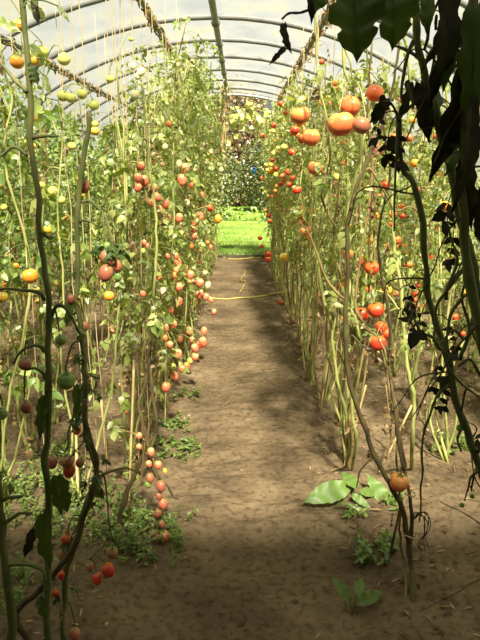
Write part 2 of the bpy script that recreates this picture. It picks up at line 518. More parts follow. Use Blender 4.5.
class Plant:
    def __init__(self, base, label, group, cat='tomato plant', name='tomato_plant'):
        self.base = Vector(base)
        self.root = empty(name, self.base, label, cat, group)
        self.stems = []
        self.fruit = []
        self.o = tuple(self.base)

    def stem(self, pts, r0, r1, mat='stem', sides=6, seed=0, smooth=True, name='stem'):
        pts = smooth_path(pts, 5) if smooth else pts
        if name != 'stem' or seed < 300:                      # small crooks and bends of a real stem
            pts = [pts[0]] + [q + 0.006 * Vector(mnoise.noise_vector(q * 22)) + 0.010 * Vector(mnoise.noise_vector(q * 6)) * min(1, k / 5) for k, q in enumerate(pts[1:])]
        self.stems.append(pts)
        mb = MB(); mb.tube(pts, r0, r1, sides, knob=0.35, rnd=random.Random(seed))
        return mb.build(name, M[mat], self.root, self.o)

    def near(self, p, lift=0.05):
        best, bp = 1e9, None
        for s in self.stems:
            for q in s:
                d = (q - Vector((p.x, p.y, p.z + lift))).length
                if d < best: best, bp = d, q
        return best, bp

    def add_fruit(self, p, D, color, shape, seed, calyx=True):
        rnd = random.Random(seed)
        o = bpy.data.objects.new('tomato', fruit_mesh(shape, color))
        COL.objects.link(o)
        o.parent = self.root
        o.location = Vector(p) - self.base
        s = D * rnd.uniform(0.97, 1.03)
        o.scale = (s, s * rnd.uniform(0.95, 1.05), s * rnd.uniform(0.94, 1.08))
        e = Euler((rnd.gauss(0, .22), rnd.gauss(0, .22), rnd.uniform(0, 6.28)))
        o.rotation_euler = e
        if calyx:
            c = bpy.data.objects.new('calyx', calyx_mesh(shape))
            COL.objects.link(c); c.parent = o
        top = Vector(p) + e.to_matrix() @ Vector((0, 0, TOPZ[shape] * D + 0.006))
        self.fruit.append((Vector(p), top))

    def trusses(self, mat='stem', r=0.0026):
        """fruit stalks: one truss for each cluster of fruit"""
        left = list(self.fruit)
        k = 0
        while left:
            cl = [left.pop(0)]
            grow = True
            while grow:
                grow = False
                for f in list(left):
                    if min((f[0] - g[0]).length for g in cl) < 0.085 and len(cl) < 9:
                        cl.append(f); left.remove(f); grow = True
            top = max(cl, key=lambda f: f[1].z)[1]
            _, a = self.near(top, 0.06)
            if a is None: continue
            mb = MB()
            mid = a.lerp(top, 0.55) + Vector((0, 0, 0.02 + 0.12 * (a - top).length))
            cl.sort(key=lambda f: -f[1].z)
            spine = [a, mid, top + Vector((0, 0, 0.012)), ] + [top]
            mb.tube(smooth_path(spine, 4), r, r * 0.8, 5)
            prev = top + Vector((0, 0, 0.012))
            for f in cl[1:]:
                g = min([c for c in cl if c[1].z > f[1].z] or [cl[0]], key=lambda c: (c[1] - f[1]).length)
                s = g[1] + Vector((0, 0, 0.006))
                m = s.lerp(f[1], 0.5) + Vector((0, 0, 0.012)) + (s - g[0]) * 0.25
                mb.tube(smooth_path([s, m, f[1]], 3), r * 0.75, r * 0.65, 4)
            mb.build('truss', M[mat], self.root, self.o)
            k += 1

def wander(rnd, base, top, amp, n=7):
    b, t = Vector(base), Vector(top)
    pts = []
    ox = oy = 0
    for k in range(n + 1):
        f = k / n
        w = math.sin(math.pi * min(1, f * 1.0)) if f < 0.5 else 1
        if 0 < k:
            ox += rnd.gauss(0, amp); oy += rnd.gauss(0, amp)
            ox *= 0.75; oy *= 0.75
        pts.append(b.lerp(t, f) + Vector((ox, oy, 0)))
    return pts

def foliage(mb, rnd, stem, n, zlo, zhi, L, size, droop, zpow=1.0, keep=None, azr=None):
    zs = [p.z for p in stem]
    for _ in range(n):
        z = zlo + (zhi - zlo) * rnd.random() ** zpow
        i = min(range(len(stem)), key=lambda k: abs(zs[k] - z))
        p = stem[i]
        az = rnd.uniform(0, 2 * math.pi) if azr is None else rnd.gauss(*azr)
        l = L * rnd.uniform(0.6, 1.25)
        leaf_compound(mb, rnd, p, az, rnd.uniform(-0.2, 0.6), l, size * rnd.uniform(0.75, 1.2), droop * rnd.uniform(0.5, 1.4))

def row_plant(x, y, top_z, label, group, seed, side, dens=1.0, lowz=0.5, mats=('stem', 'leaf', 'withered'), stems=2, spread=0.10, leafsize=0.055, L=0.2):
    rnd = random.Random(seed)
    base = Vector((x, y, soil_z(x, y) - 0.01))
    p = Plant(base, label, group)
    fol = MB(); dry = MB()
    for k in range(stems):
        b = base + Vector((rnd.gauss(0, 0.02), rnd.gauss(0, 0.02), 0))
        t = Vector((x + rnd.gauss(0, spread), y + rnd.gauss(0, spread), top_z * rnd.uniform(0.86, 1.0)))
        roof = arc(t.x) - 0.2
        t.z = min(t.z, roof)
        pts = wander(rnd, b, t, 0.045, 8)
        if k == 0 or rnd.random() < 0.7:
            m = mats[0]
        else:
            m = 'stem_dry'
        p.stem(pts, 0.0066 * rnd.uniform(.75, 1.25), 0.0034, m, 6, seed * 10 + k)
        s = p.stems[-1]
        foliage(fol, rnd, s, int(26 * dens), lowz, t.z, L, leafsize, 0.35, 0.7)
        foliage(dry, rnd, s, int(7 * dens) + 2, 0.15, t.z * 0.95, L * 0.7, leafsize * 0.62, 0.8, 0.9)
        foliage(fol, rnd, s, int(2.5 * dens), 0.1, lowz, L * 0.5, leafsize * 0.6, 0.5)
    fol.build('foliage', M[mats[1]], p.root, p.o)
    dry.build('withered_leaves', M[mats[2]], p.root, p.o)
    return p

PLANTS = []
ORD = ['nearest', 'second', 'third', 'fourth', 'fifth', 'sixth', 'seventh', 'eighth', 'ninth', 'tenth', 'eleventh', 'twelfth',
       'thirteenth', 'fourteenth', 'fifteenth', 'sixteenth', 'seventeenth', 'eighteenth', 'nineteenth', 'twentieth']
rr = random.Random(5)

# path-side row on the left: plum tomatoes
LA = []
y = 2.75
i = 0
while y < 10.6:
    top = 1.75 if y < 3.3 else (2.05 if y < 4.2 else 2.6)
    p = row_plant(-0.47 + rr.gauss(0, 0.03), y, top,
                  'leafy plum tomato plant on the left edge of the path, %s of its row' % ORD[i],
                  'plum tomato plants along the left edge of the path', 100 + i, -1,
                  dens=0.9 if y < 3.4 else 1.75, lowz=0.5, leafsize=0.036, stems=4, L=.17)
    LA.append(p)
    i += 1
    y += 0.44 + rr.uniform(-0.05, 0.05)
RA = []
y = 2.95
i = 0
while y < 10.6:
    p = row_plant(0.53 + rr.gauss(0, 0.03), y, 2.05 if y < 4.4 else 2.3,
                  'thinly leaved tomato plant on the right edge of the path, %s of its row' % ORD[i],
                  'red tomato plants along the right edge of the path', 200 + i, 1,
                  dens=0.6 if y < 5 else 0.85, lowz=0.7, stems=6, leafsize=0.031, L=0.14)
    RA.append(p)
    i += 1
    y += 0.43 + rr.uniform(-0.05, 0.05)

RB = []
for i, y in enumerate((3.0, 3.45, 3.9)):
    RB.append(row_plant(1.13 + rr.gauss(0, 0.03), y, 2.15, 'tomato plant in the second row right of the path, %s of its row' % ORD[i], 'tomato plants at the front of the second row, right side', 260 + i, 1,
                        dens=0.8, lowz=0.6, stems=4, leafsize=0.034, L=0.15, spread=.16))
# rows further in: four built plants, copied along the rows
def copy_tree(o, parent=None):
    c = o.copy()
    COL.objects.link(c)
    if parent is not None: c.parent = parent
    for ch in o.children: copy_tree(ch, c)
    return c

def rear_proto(seed, colors, shape, D, nf, top, dens, lowz, mats):
    p = row_plant(0, 0, top, '', None, seed, 1, dens, lowz, mats, stems=4, spread=0.17, leafsize=0.036, L=0.17)
    rnd = random.Random(seed)
    for k in range(nf):
        z = rnd.uniform(0.55, top - 0.25)
        s = rnd.choice(p.stems)
        q = min(s, key=lambda v: abs(v.z - z))
        a = rnd.uniform(0, 6.28)
        c = q + Vector((math.cos(a) * 0.07, math.sin(a) * 0.07, -0.04))
        for j in range(rnd.randint(1, 3)):
            p.add_fruit(c + Vector((rnd.gauss(0, .02), rnd.gauss(0, .02), -0.055 * j)), D * rnd.uniform(.8, 1.1), rnd.choice(colors), shape, seed * 100 + k * 5 + j, calyx=False)
    p.trusses()
    return p

PR_L = [rear_proto(300 + k, ['yellow', 'pale', 'green', 'yellow', 'orange'], 'round', 0.055, 3, 2.15, 1.5, 0.85, ('stem', 'leaf_green', 'withered')) for k in range(3)]
PR_R = [rear_proto(320 + k, ['red', 'ored', 'orange', 'pale', 'red', 'green'], 'round', 0.06, 6, 2.2, 1.4, 0.5, ('stem', 'leaf', 'withered')) for k in range(3)]
used = set()
REAR = []
def rear_rows(rows, protos, side):
    k = 0
    for (x0, ya, yb, step, where, top) in rows:
        y = ya
        while y < yb:
            src = protos[k % len(protos)]
            if src.root.name not in used:
                used.add(src.root.name); o = src.root
            else:
                o = copy_tree(src.root)
            x = x0 + rr.gauss(0, 0.05)
            o.location = (x, y, soil_z(x, y) - 0.01)
            o.rotation_euler = (0, 0, rr.uniform(0, 6.28))
            s = min(1.0, (arc(abs(x) + (0.25 if side > 0 else -0.1) if side > 0 else x) - 0.34) / 2.2) * rr.uniform(0.88, 1.0) * top
            o.scale = (1, 1, s)
            dist = 'near' if y < 4.5 else ('middle' if y < 7.5 else 'far')
            sd = 'left' if side < 0 else 'right'
            put(o, 'tomato plant in the %s stretch of the %s, %s side' % (dist, where, sd), 'tomato plant',
                'tomato plants in the %s stretch of the %s, %s side' % (dist, where, sd))
            k += 1
            y += step + rr.uniform(-0.06, 0.06)
rear_rows([(-1.08, 2.55, 10.6, 0.48, 'second row', 0.95), (-1.72, 2.7, 10.6, 0.5, 'third row', 0.95), (-2.35, 3.0, 10.6, 0.6, 'outermost row', 0.95)], PR_L, -1)
rear_rows([(1.12, 4.35, 10.6, 0.48, 'second row', 1.0), (1.72, 2.9, 10.6, 0.5, 'third row', 1.0), (2.25, 3.2, 10.6, 0.6, 'outermost row', 1.0)], PR_R, 1)

# ------------------------------------------------------------------ near plants, stem by stem
def px(pts, d):
    return [P(a, b, d if len(q) == 0 else q[0]) for (a, b, *q) in pts]

near = {}
# left: the tall green stem
def near_plant(key, base, label):
    p = Plant(base, label, None)
    near[key] = p
    return p

b = Vector((-0.36, 1.22, 0))
p = near_plant('L1', b, 'tall dark green tomato stem at the far left of the photo, running to the roof')
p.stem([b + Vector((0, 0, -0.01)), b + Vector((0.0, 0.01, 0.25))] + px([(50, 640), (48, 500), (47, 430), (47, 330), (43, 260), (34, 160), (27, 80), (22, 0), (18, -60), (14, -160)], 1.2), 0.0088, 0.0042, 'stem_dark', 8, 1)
for k, pts in enumerate([[(47, 330), (55, 307), (68, 314), (79, 334), (82, 358)], [(44, 300), (36, 292), (18, 290), (-8, 292)], [(27, 92), (10, 80), (-10, 60)], [(43, 232), (50, 238), (54, 237)],
                         [(45, 378), (37, 370), (28, 372)], [(47, 352), (38, 345), (24, 350), (15, 366)], [(28, 155), (14, 150), (-4, 160)], [(31, 137), (45, 138), (58, 137)]]):
    p.stem(px(pts, 1.2), 0.0042, 0.0022, 'stem_dark', 6, 20 + k, name='side_shoot')
b = Vector((-0.425, 1.52, 0))
p = near_plant('L2', b, 'green tomato plant with dusky plum fruit, just behind the tall stem at far left')
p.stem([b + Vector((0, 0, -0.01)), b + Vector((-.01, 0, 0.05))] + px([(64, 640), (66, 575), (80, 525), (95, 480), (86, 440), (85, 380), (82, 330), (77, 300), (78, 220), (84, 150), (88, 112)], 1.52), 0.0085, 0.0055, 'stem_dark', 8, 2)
for k, pts in enumerate([[(82, 202), (92, 200), (104, 212), (112, 232), (113, 244)], [(80, 222), (90, 222), (99, 225)], [(84, 372), (98, 376), (100, 372)], [(85, 380), (78, 400), (70, 430), (66, 450)], [(93, 470), (104, 480), (112, 540)],
                         [(80, 310), (66, 318), (52, 330)], [(92, 490), (78, 520), (66, 540)], [(95, 478), (120, 470), (140, 474)]]):
    p.stem(px(pts, 1.52), 0.004, 0.002, 'stem_dark', 6, 40 + k, name='side_shoot')
b = Vector((-0.40, 1.28, 0))
p = near_plant('L0', b, 'leaning dark tomato stem at the bottom left corner of the photo')
p.stem([b + Vector((0, 0, -0.01))] + px([(14, 700, 1.2), (12, 640, 1.15), (5, 560, 1.15), (1, 480, 1.15), (-6, 380, 1.15), (-20, 250, 1.15), (-40, 100, 1.2)], 1.15), 0.0115, 0.006, 'stem_dark', 8, 3)
for k, pts in enumerate([[(2, 500), (10, 499), (26, 498)], [(4, 522), (18, 518), (34, 516)], [(5, 565), (22, 563), (40, 568), (44, 580)]]):
    p.stem(px(pts, 1.15), 0.0042, 0.003, 'stem_dark', 6, 60 + k, name='side_shoot')
b = Vector((-0.41, 1.42, 0))
p = near_plant('LD', b, 'thick crooked brown stem leaning right near the bottom left corner')
p.stem([b + Vector((0, 0, -0.01))] + px([(18, 625), (40, 590), (66, 555), (84, 515), (95, 478), (90, 440), (86, 400)], 1.45), 0.0095, 0.0055, 'stem_brown', 8, 4)
b = G(118, 548)
p = near_plant('L3', b, 'nearly leafless plum tomato plant with brown stem and long hanging truss, left path edge')
p.stem([b + Vector((0, 0, -0.01))] + px([(118, 530), (126, 492), (140, 462), (143, 425), (139, 402), (146, 384), (150, 345), (153, 300)], 2.3), 0.0095, 0.006, 'stem_brown', 8, 5)
p.stem(px([(153, 303), (157, 250), (154, 200), (148, 150), (143, 105), (140, 85)], 2.32), 0.0055, 0.003, 'stem', 6, 55)
p.stem(px([(143, 425), (150, 447), (158, 425), (152, 395), (151, 370)], 2.3), 0.008, 0.006, 'stem_brown', 7, 51, name='side_shoot')
p.stem(px([(146, 452), (156, 474), (168, 486), (172, 497), (178, 500)], 2.3), 0.006, 0.003, 'stem_brown', 6, 52, name='side_shoot')
p.stem(px([(148, 448), (155, 462), (160, 490), (160, 520)], 2.28), 0.0035, 0.002, 'stem_dry', 5, 53, name='side_shoot')
p.stem(px([(145, 440), (130, 432), (112, 428)], 2.3), 0.004, 0.002, 'stem_dry', 5, 54, name='side_shoot')
b = G(75, 505)
p = near_plant('L4', b, 'green tomato plant with pale stems rising behind the two near left stems')
p.stem([b + Vector((0, 0, -0.01))] + px([(90, 470), (104, 420), (112, 380), (118, 320), (124, 250), (126, 180), (120, 100), (118, 60)], 2.6), 0.0068, 0.003, 'stem', 7, 6)
p.stem([b + Vector((0.02, 0.02, -0.01))] + px([(70, 470), (72, 420), (60, 360), (64, 300), (58, 220), (62, 140), (60, 100)], 2.6), 0.0058, 0.003, 'stem', 7, 61)
b = G(-30, 520)
p = near_plant('L5', b, 'pale green tomato plant with yellow and pale round fruit at the left photo edge')
p.stem([b + Vector((0, 0, -0.01))] + px([(0, 470), (8, 400), (24, 330), (30, 270), (16, 210), (4, 160), (10, 100), (0, 40), (-10, -40)], 2.5), 0.007, 0.004, 'stem', 7, 7)
p.stem([b + Vector((0.05, 0.1, -0.01))] + px([(14, 460), (28, 390), (26, 320), (40, 250), (44, 180), (40, 110), (46, 60)], 2.75), 0.006, 0.004, 'stem', 7, 71)

# right: twisted dry stems with red fruit
b = G(413, 610)
p = near_plant('R1', b, 'twisted brown tomato stems tied together, one dull orange fruit low down')
p.stem([b + Vector((0, 0, -0.01))] + px([(412, 560), (401, 510), (386, 476), (372, 448), (356, 405), (346, 352), (347, 285), (345, 240), (352, 202), (365, 168), (378, 140), (388, 100), (396, 60), (402, -10)], 2.0), 0.0105, 0.0035, 'stem_brown', 8, 8)
p.stem([b + Vector((0.015, 0.01, -0.01))] + px([(412, 570), (411, 525), (407, 480), (401, 440), (392, 385), (390, 330), (384, 290), (378, 255), (382, 215), (390, 170), (384, 140), (382, 110)], 2.02), 0.0080, 0.003, 'stem_brown', 7, 81)
p.stem([b + Vector((-0.02, 0.01, -0.01))] + px([(404, 560), (400, 520), (398, 470), (397, 420), (394, 392), (384, 350), (366, 330), (350, 322)], 2.02), 0.0045, 0.003, 'stem_dry', 6, 82)
p.stem(px([(404, 470), (398, 440), (392, 380)], 1.99), 0.006, 0.0045, 'stem_brown', 7, 83, name='side_shoot')
p.stem(px([(387, 478), (376, 458), (362, 470), (356, 486)], 2.0), 0.004, 0.002, 'stem_brown', 6, 84, name='side_shoot')
p.stem(px([(346, 300), (330, 285), (320, 268), (306, 230), (300, 222)], 2.0), 0.005, 0.003, 'stem_dry', 6, 85, name='side_shoot')
p.stem(px([(350, 210), (360, 180), (372, 170), (395, 208), (410, 207), (425, 222), (430, 245)], 2.0), 0.0042, 0.0025, 'stem_dry', 6, 86, name='side_shoot')
for k in range(5):
    mb0 = random.Random(900 + k)
    p.stem(px([(412, 520), (418 + mb0.uniform(-3, 6), 512), (424 + mb0.uniform(-4, 6), 526), (420 + mb0.uniform(-8, 12), 545), (428 + mb0.uniform(-8, 8), 552)], 2.0), 0.0022, 0.0012, 'stem_brown', 5, 87 + k, name='withered_shoot')
mb = MB()
for (cx, cy, r) in ((411, 535, 0.021), (410, 494, 0.017)):
    c = P(cx, cy, 2.0)
    mb.tube([c + Vector((math.cos(a) * r, math.sin(a) * r, 0.003 * math.sin(2 * a))) for a in [6.283 * k / 14 for k in range(15)]], 0.003, sides=5)
mb.build('tie_string', M['twine'], p.root, p.o)
b = G(352, 470)
p = near_plant('R2', b, 'pale green tomato plant with large orange red beefsteak fruit high beside the path')
p.stem([b + Vector((0, 0, -0.01))] + px([(356, 440), (352, 400), (360, 350), (352, 300), (345, 240), (352, 190), (360, 150), (357, 100), (345, 70), (342, 20), (340, -30)], 2.7), 0.0085, 0.005, 'stem', 8, 9)
p.stem([b + Vector((-0.03, 0.03, -0.01))] + px([(350, 440), (338, 380), (332, 330), (322, 290), (318, 240), (330, 180), (326, 120), (318, 80), (316, 30), (312, -20)], 2.75), 0.008, 0.004, 'stem', 7, 91)
p.stem(px([(345, 250), (338, 232), (325, 205), (322, 190), (330, 150), (324, 110)], 2.7), 0.005, 0.003, 'stem_dry', 6, 92, name='side_shoot')
p.stem(px([(342, 40), (350, 66), (352, 80)], 2.5), 0.004, 0.003, 'stem', 6, 93, name='side_shoot')
b = G(412, 470)
p = near_plant('R3', b, 'tomato plant with pale jointed stem and ripe red fruit in the middle right')
p.stem([b + Vector((0, 0, -0.01))] + px([(412, 440), (414, 400), (407, 365), (401, 300), (396, 250), (392, 200), (402, 150), (410, 100), (404, 40), (400, -20)], 2.6), 0.0095, 0.005, 'stem', 8, 10)
p.stem([b + Vector((-0.04, 0, -0.01))] + px([(398, 430), (384, 360), (370, 330), (356, 305), (362, 250), (372, 180), (368, 120), (372, 40)], 2.62), 0.0065, 0.004, 'stem_dry', 7, 101)
p.stem(px([(386, 370), (380, 350), (364, 345), (352, 335)], 2.5), 0.004, 0.003, 'stem_brown', 6, 102, name='side_shoot')
p.stem(px([(400, 310), (388, 296), (378, 292)], 2.5), 0.004, 0.003, 'stem', 6, 103, name='side_shoot')

# right foreground: plant in shade, its darkness put into the leaf colours
b = Vector((0.60, 1.05, 0))
p = near_plant('R0', b, 'tomato plant coloured near black for shade, with hanging withered leaves at the top right')
p.stem([b + Vector((0, 0, -0.01))] + px([(560, 620, 1.0), (520, 470, .98), (496, 380, .96), (480, 290, .95), (468, 240, .95), (455, 190, .95), (441, 130, .95), (427, 70, .95), (417, 20, .95), (410, -60, .95)], .95), 0.0085, 0.005, 'stem_dark', 8, 11)
p.stem([b + Vector((0.02, 0.04, -0.01))] + px([(540, 640, 1.05), (505, 540, 1.06), (483, 478, 1.05), (462, 420, 1.05), (446, 362, 1.05), (431, 300, 1.05), (425, 250, 1.05), (417, 185, 1.05), (408, 170, 1.05), (400, 120, 1.0)], 1.0), 0.0085, 0.004, 'stem_dark', 8, 111)
p.stem([b + Vector((0.03, 0, -0.01))] + px([(550, 560, .9), (500, 420, .9), (474, 300, .9), (466, 200, .9), (466, 100, .9), (470, 0, .9), (474, -60, .9)], .9), 0.0085, 0.006, 'stem_dark', 8, 112)
for k, (d, pts) in enumerate([(.95, [(441, 130), (430, 110), (436, 60), (446, 30)]), (.95, [(424, 60), (405, 48), (396, 44)]), (.95, [(425, 62), (440, 45), (460, 52), (475, 60)]),
                              (1.02, [(442, 350), (432, 335), (420, 330), (413, 300)]), (.93, [(466, 262), (450, 290), (436, 310), (432, 340)]), (.95, [(470, 250), (478, 280), (474, 330), (480, 360)]),
                              (1.05, [(452, 385), (436, 400), (426, 440), (424, 480), (418, 520)]), (.93, [(478, 290), (462, 300), (446, 330), (452, 380)]), (.95, [(455, 190), (470, 170), (482, 168)]),
                              (.93, [(480, 320), (466, 340), (452, 330), (440, 342)]), (.93, [(484, 380), (470, 360), (456, 366)]), (1.04, [(440, 340), (448, 372), (470, 390), (482, 400)]), (1.05, [(462, 424), (458, 440), (462, 452)]),
                              (1.06, [(478, 470), (470, 478), (466, 492)]), (.93, [(460, 360), (470, 330), (464, 300), (472, 270)]), (.95, [(431, 92), (412, 108), (400, 122), (398, 170), (392, 230)]), (.93, [(446, 300), (456, 260), (450, 230)]),
                              (.95, [(418, 30), (408, 60), (404, 92), (410, 112)])]):
    p.stem(px(pts, d), 0.0032, 0.0016, 'stem_dark', 5, 130 + k, name='side_shoot')

def lobed_leaf(L, W, lobes, bend, fold, seed, twist=0.0):
    """a single broad tomato leaf: midrib along +x, lobed margins, bent and folded"""
    rnd = random.Random(seed)
    n = 22
    V, F = [], []
    for i in range(n + 1):
        t = i / n
        env = (math.sin(math.pi * min(1, t * 0.93 + 0.07)) ** 0.75) * (1 - 0.35 * t)
        lo = (0.58 + 0.42 * abs(math.sin(math.pi * lobes * t + 0.4)) ** 0.7 + 0.07 * math.sin(t * 37 + seed)) if lobes else 0.9 + 0.04 * math.sin(t * 40)
        ang = bend * t
        x = L * (math.sin(ang) / bend if abs(bend) > 1e-3 else t)
        z = -L * ((1 - math.cos(ang)) / bend if abs(bend) > 1e-3 else 0)
        for s in (-1, -0.6, -0.25, 0, 0.25, 0.6, 1):
            w = W * 0.5 * env * (lo if abs(s) == 1 else 1) * s
            h = fold * abs(w) + 0.06 * W * mnoise.noise((t * 5, s * 2, seed)) + 0.05 * W * math.sin(t * 22) * abs(s)
            if abs(s) == 0.25: h -= 0.02 * W
            tw = twist * t
            xx = x + 0.10 * L * (1 - abs(s)) * 0 - 0.06 * L * abs(s)
            V.append(Vector((xx, w * math.cos(tw) - h * math.sin(tw), z + h * math.cos(tw) + w * math.sin(tw))))
    for i in range(n):
        for s in range(6):
            a = i * 7 + s
            F.append((a, a + 1, a + 8, a + 7))
    return V, F

def hang_leaf(plant, a, tip_dir, face, L, W, mat, seed, lobes=3, bend=0.6, fold=0.25, twist=0.0, stalk=None, name='leaf', label=None):
    """a broad leaf whose stalk end is at a, pointing along tip_dir, its upper side towards face"""
    d = Vector(tip_dir).normalized()
    f = Vector(face)
    f = (f - d * f.dot(d)).normalized()
    s = f.cross(d)
    V, F = lobed_leaf(L, W, lobes, bend, fold, seed, twist)
    mb = MB()
    mb.add([Vector(a) + d * v.x + s * v.y + f * v.z for v in V], F)
    mb.tube(smooth_path([Vector(a) + d * V[i * 7 + 3].x + f * (V[i * 7 + 3].z - 0.001) + s * V[i * 7 + 3].y for i in range(0, 23, 4)], 2), 0.0012, 0.0006, 4)
    if stalk is not None:
        st = Vector(stalk)
        mb.tube(smooth_path([st, st.lerp(Vector(a), 0.5) + Vector((0, 0, 0.008)), Vector(a)], 4), 0.0016, 0.0012, 5)
    o = mb.build(name, M[mat], plant.root, plant.o)
    if label: o['label'] = label
    return o

p = near['R0']
C = Vector((0, 0, CAM_H))
TOC = Vector((0, -1, 0.1))
leaves = [  # stalk px, tip px, depth, width px, material, face
    ((352, -14), (362, 56), .82, 62, 'leaf_dark', 1), ((392, -16), (400, 44), .84, 54, 'leaf_dark', 2), ((446, -10), (462, 100), .88, 40, 'black_leaf', 3), ((462, 70), (458, 185), .9, 36, 'black_leaf', 4),
    ((474, 10), (478, 130), .86, 38, 'leaf_dark', 5), ((470, 100), (482, 210), .86, 34, 'black_leaf', 6), ((421, 84), (428, 142), .95, 22, 'black_leaf', 7), ((410, 82), (404, 120), .93, 26, 'black_leaf', 8),
    ((386, 98), (376, 122), .95, 20, 'black_leaf', 9), ((429, -12), (426, 28), .9, 20, 'leaf_dark', 10), ((284, 24), (285, 50), .9, 11, 'black_leaf', 11), ((285, 48), (272, 60), .9, 7, 'black_leaf', 12),
    ((314, -20), (312, 18), .9, 14, 'black_leaf', 13), ((436, 90), (444, 130), .95, 20, 'leaf_dark', 14), ((464, 160), (474, 230), .9, 24, 'black_leaf', 15), ((458, 150), (448, 176), .92, 16, 'leaf_dark', 16),
    ((440, 20), (436, 70), .92, 18, 'black_leaf', 17), ((326, -20), (318, 10), .88, 22, 'leaf_dark', 18), ((452, 20), (444, 90), .9, 22, 'leaf_dark', 19), ((366, -20), (372, 30), .86, 36, 'leaf_dark', 20), ((478, 190), (486, 260), .9, 22, 'black_leaf', 21)]
rl = random.Random(3)
for (s0, t0, d, wpx, mt, k) in leaves:
    a, t = P(*s0, d), P(*t0, d - 0.02)
    _, q = p.near(a, 0.02)
    hang_leaf(p, a, t - a, TOC + Vector((rl.gauss(0, .5), 0, rl.gauss(0, .3))), (t - a).length * 1.06, wpx / FPX * d * 1.05, mt, k, 3 if wpx > 30 else 2, rl.uniform(0.3, 0.9), rl.uniform(0.1, 0.5), rl.uniform(-.4, .4))
for k, pts in enumerate([[(410, -30), (380, -26), (352, -14)], [(416, 0), (404, -22), (392, -16)], [(424, 50), (440, 0), (446, -10)], [(466, 60), (464, 62), (462, 70)], [(380, -26), (330, -22), (314, -20)], [(330, -22), (322, 4), (305, 14), (292, 17), (284, 24)],
                         [(431, 92), (424, 80), (421, 84)], [(412, 108), (411, 90), (410, 82)], [(400, 122), (392, 100), (386, 98)], [(455, 190), (462, 170), (464, 160)], [(470, 0), (474, -4), (474, 10)], [(380, -26), (372, -26), (366, -20)], [(436, 30), (440, 14), (440, 20)]]):
    p.stem(px(pts, .9), 0.0022, 0.0014, 'stem_brown', 5, 160 + k, name='leaf_stalk')
dr = MB(); rnd = random.Random(15)
for s_ in p.stems[:3]: foliage(dr, rnd, s_, 10, .7, 1.75, .09, .022, 1.0)
dr.build('withered_leaves', M['black_leaf'], p.root, p.o)
tw = random.Random(16)
for k in range(22):
    st_ = tw.choice(p.stems[:3]); q = tw.choice([v for v in st_ if .75 < v.z < 1.6])
    e = q + Vector((tw.gauss(-.05, .06), tw.gauss(0, .04), tw.uniform(-.16, .08)))
    p.stem([q, q.lerp(e, .5) + Vector((tw.gauss(0, .02), 0, tw.gauss(.02, .02))), e], .0018, .0008, 'stem_brown', 4, 200 + k, name='twig')
# dark leaves on the near left plants
p1, p2, p0 = near['L1'], near['L2'], near['L0']
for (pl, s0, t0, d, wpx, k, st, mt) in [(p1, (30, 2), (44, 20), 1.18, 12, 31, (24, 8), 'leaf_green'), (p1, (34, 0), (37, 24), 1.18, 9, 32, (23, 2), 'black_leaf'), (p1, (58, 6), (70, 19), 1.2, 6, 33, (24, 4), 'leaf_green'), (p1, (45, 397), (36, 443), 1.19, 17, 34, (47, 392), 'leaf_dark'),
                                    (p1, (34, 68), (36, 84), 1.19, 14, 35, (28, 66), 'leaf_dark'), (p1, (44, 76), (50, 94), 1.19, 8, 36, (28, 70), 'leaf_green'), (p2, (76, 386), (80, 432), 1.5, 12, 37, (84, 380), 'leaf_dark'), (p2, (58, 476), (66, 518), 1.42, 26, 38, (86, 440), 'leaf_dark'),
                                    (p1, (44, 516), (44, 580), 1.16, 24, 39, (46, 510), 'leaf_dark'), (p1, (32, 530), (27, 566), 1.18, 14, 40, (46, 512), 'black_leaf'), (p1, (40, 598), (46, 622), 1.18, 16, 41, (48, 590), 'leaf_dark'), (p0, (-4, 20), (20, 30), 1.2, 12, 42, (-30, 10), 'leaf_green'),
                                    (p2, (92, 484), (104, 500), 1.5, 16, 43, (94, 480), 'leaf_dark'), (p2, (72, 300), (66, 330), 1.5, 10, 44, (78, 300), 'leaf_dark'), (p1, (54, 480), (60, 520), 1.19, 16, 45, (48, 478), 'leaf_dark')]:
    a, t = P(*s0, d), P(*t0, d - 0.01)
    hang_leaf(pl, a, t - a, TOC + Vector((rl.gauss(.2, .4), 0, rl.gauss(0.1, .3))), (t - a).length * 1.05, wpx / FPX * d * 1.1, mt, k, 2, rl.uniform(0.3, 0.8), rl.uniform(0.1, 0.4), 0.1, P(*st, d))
for (key, n, zl, zh, L, sz, mt, w) in [('L4', 13, .35, 1.65, .16, .045, 'leaf', 3), ('L5', 15, .5, 2.0, .18, .05, 'leaf_green', 3), ('L3', 5, .9, 1.7, .14, .04, 'leaf', 4), ('R2', 8, .9, 2.0, .13, .04, 'leaf', 5), ('R3', 8, .8, 2.0, .14, .042, 'leaf', 7),
                                    ('R1', 2, 1.3, 2.0, .1, .03, 'leaf', 10), ('L2', 16, 0.35, 1.15, .05, .018, 'leaf_dark', 8), ('LD', 6, .3, 1.0, .05, .018, 'leaf_dark', 5)]:
    pl = near[key]; f = MB(); dr = MB(); rnd = random.Random(n)
    for s in pl.stems[:2]:
        foliage(f, rnd, s, n, zl, zh, L, sz, .35)
        if w: foliage(dr, rnd, s, w, .3, zh, L * .8, sz * .6, .9)
    f.build('foliage', M[mt], pl.root, pl.o); dr.build('withered_leaves', M['withered'], pl.root, pl.o)

# ------------------------------------------------------------------ fruit as the photo shows it
ALL = LA + RA + RB + list(near.values())
def nearest_plant(p, pool):
    return min(pool, key=lambda q: q.near(p, 0.04)[0])
fs = [7000]
def fruit(pxx, pyy, size, color, shape, d, pool=None, plant=None):
    q = P(pxx, pyy, d)
    D = size / FPX * d * 1.0
    pl = plant or nearest_plant(q, pool or ALL)
    fs[0] += 1
    pl.add_fruit(q, D, color, shape, fs[0], calyx=size >= 8)

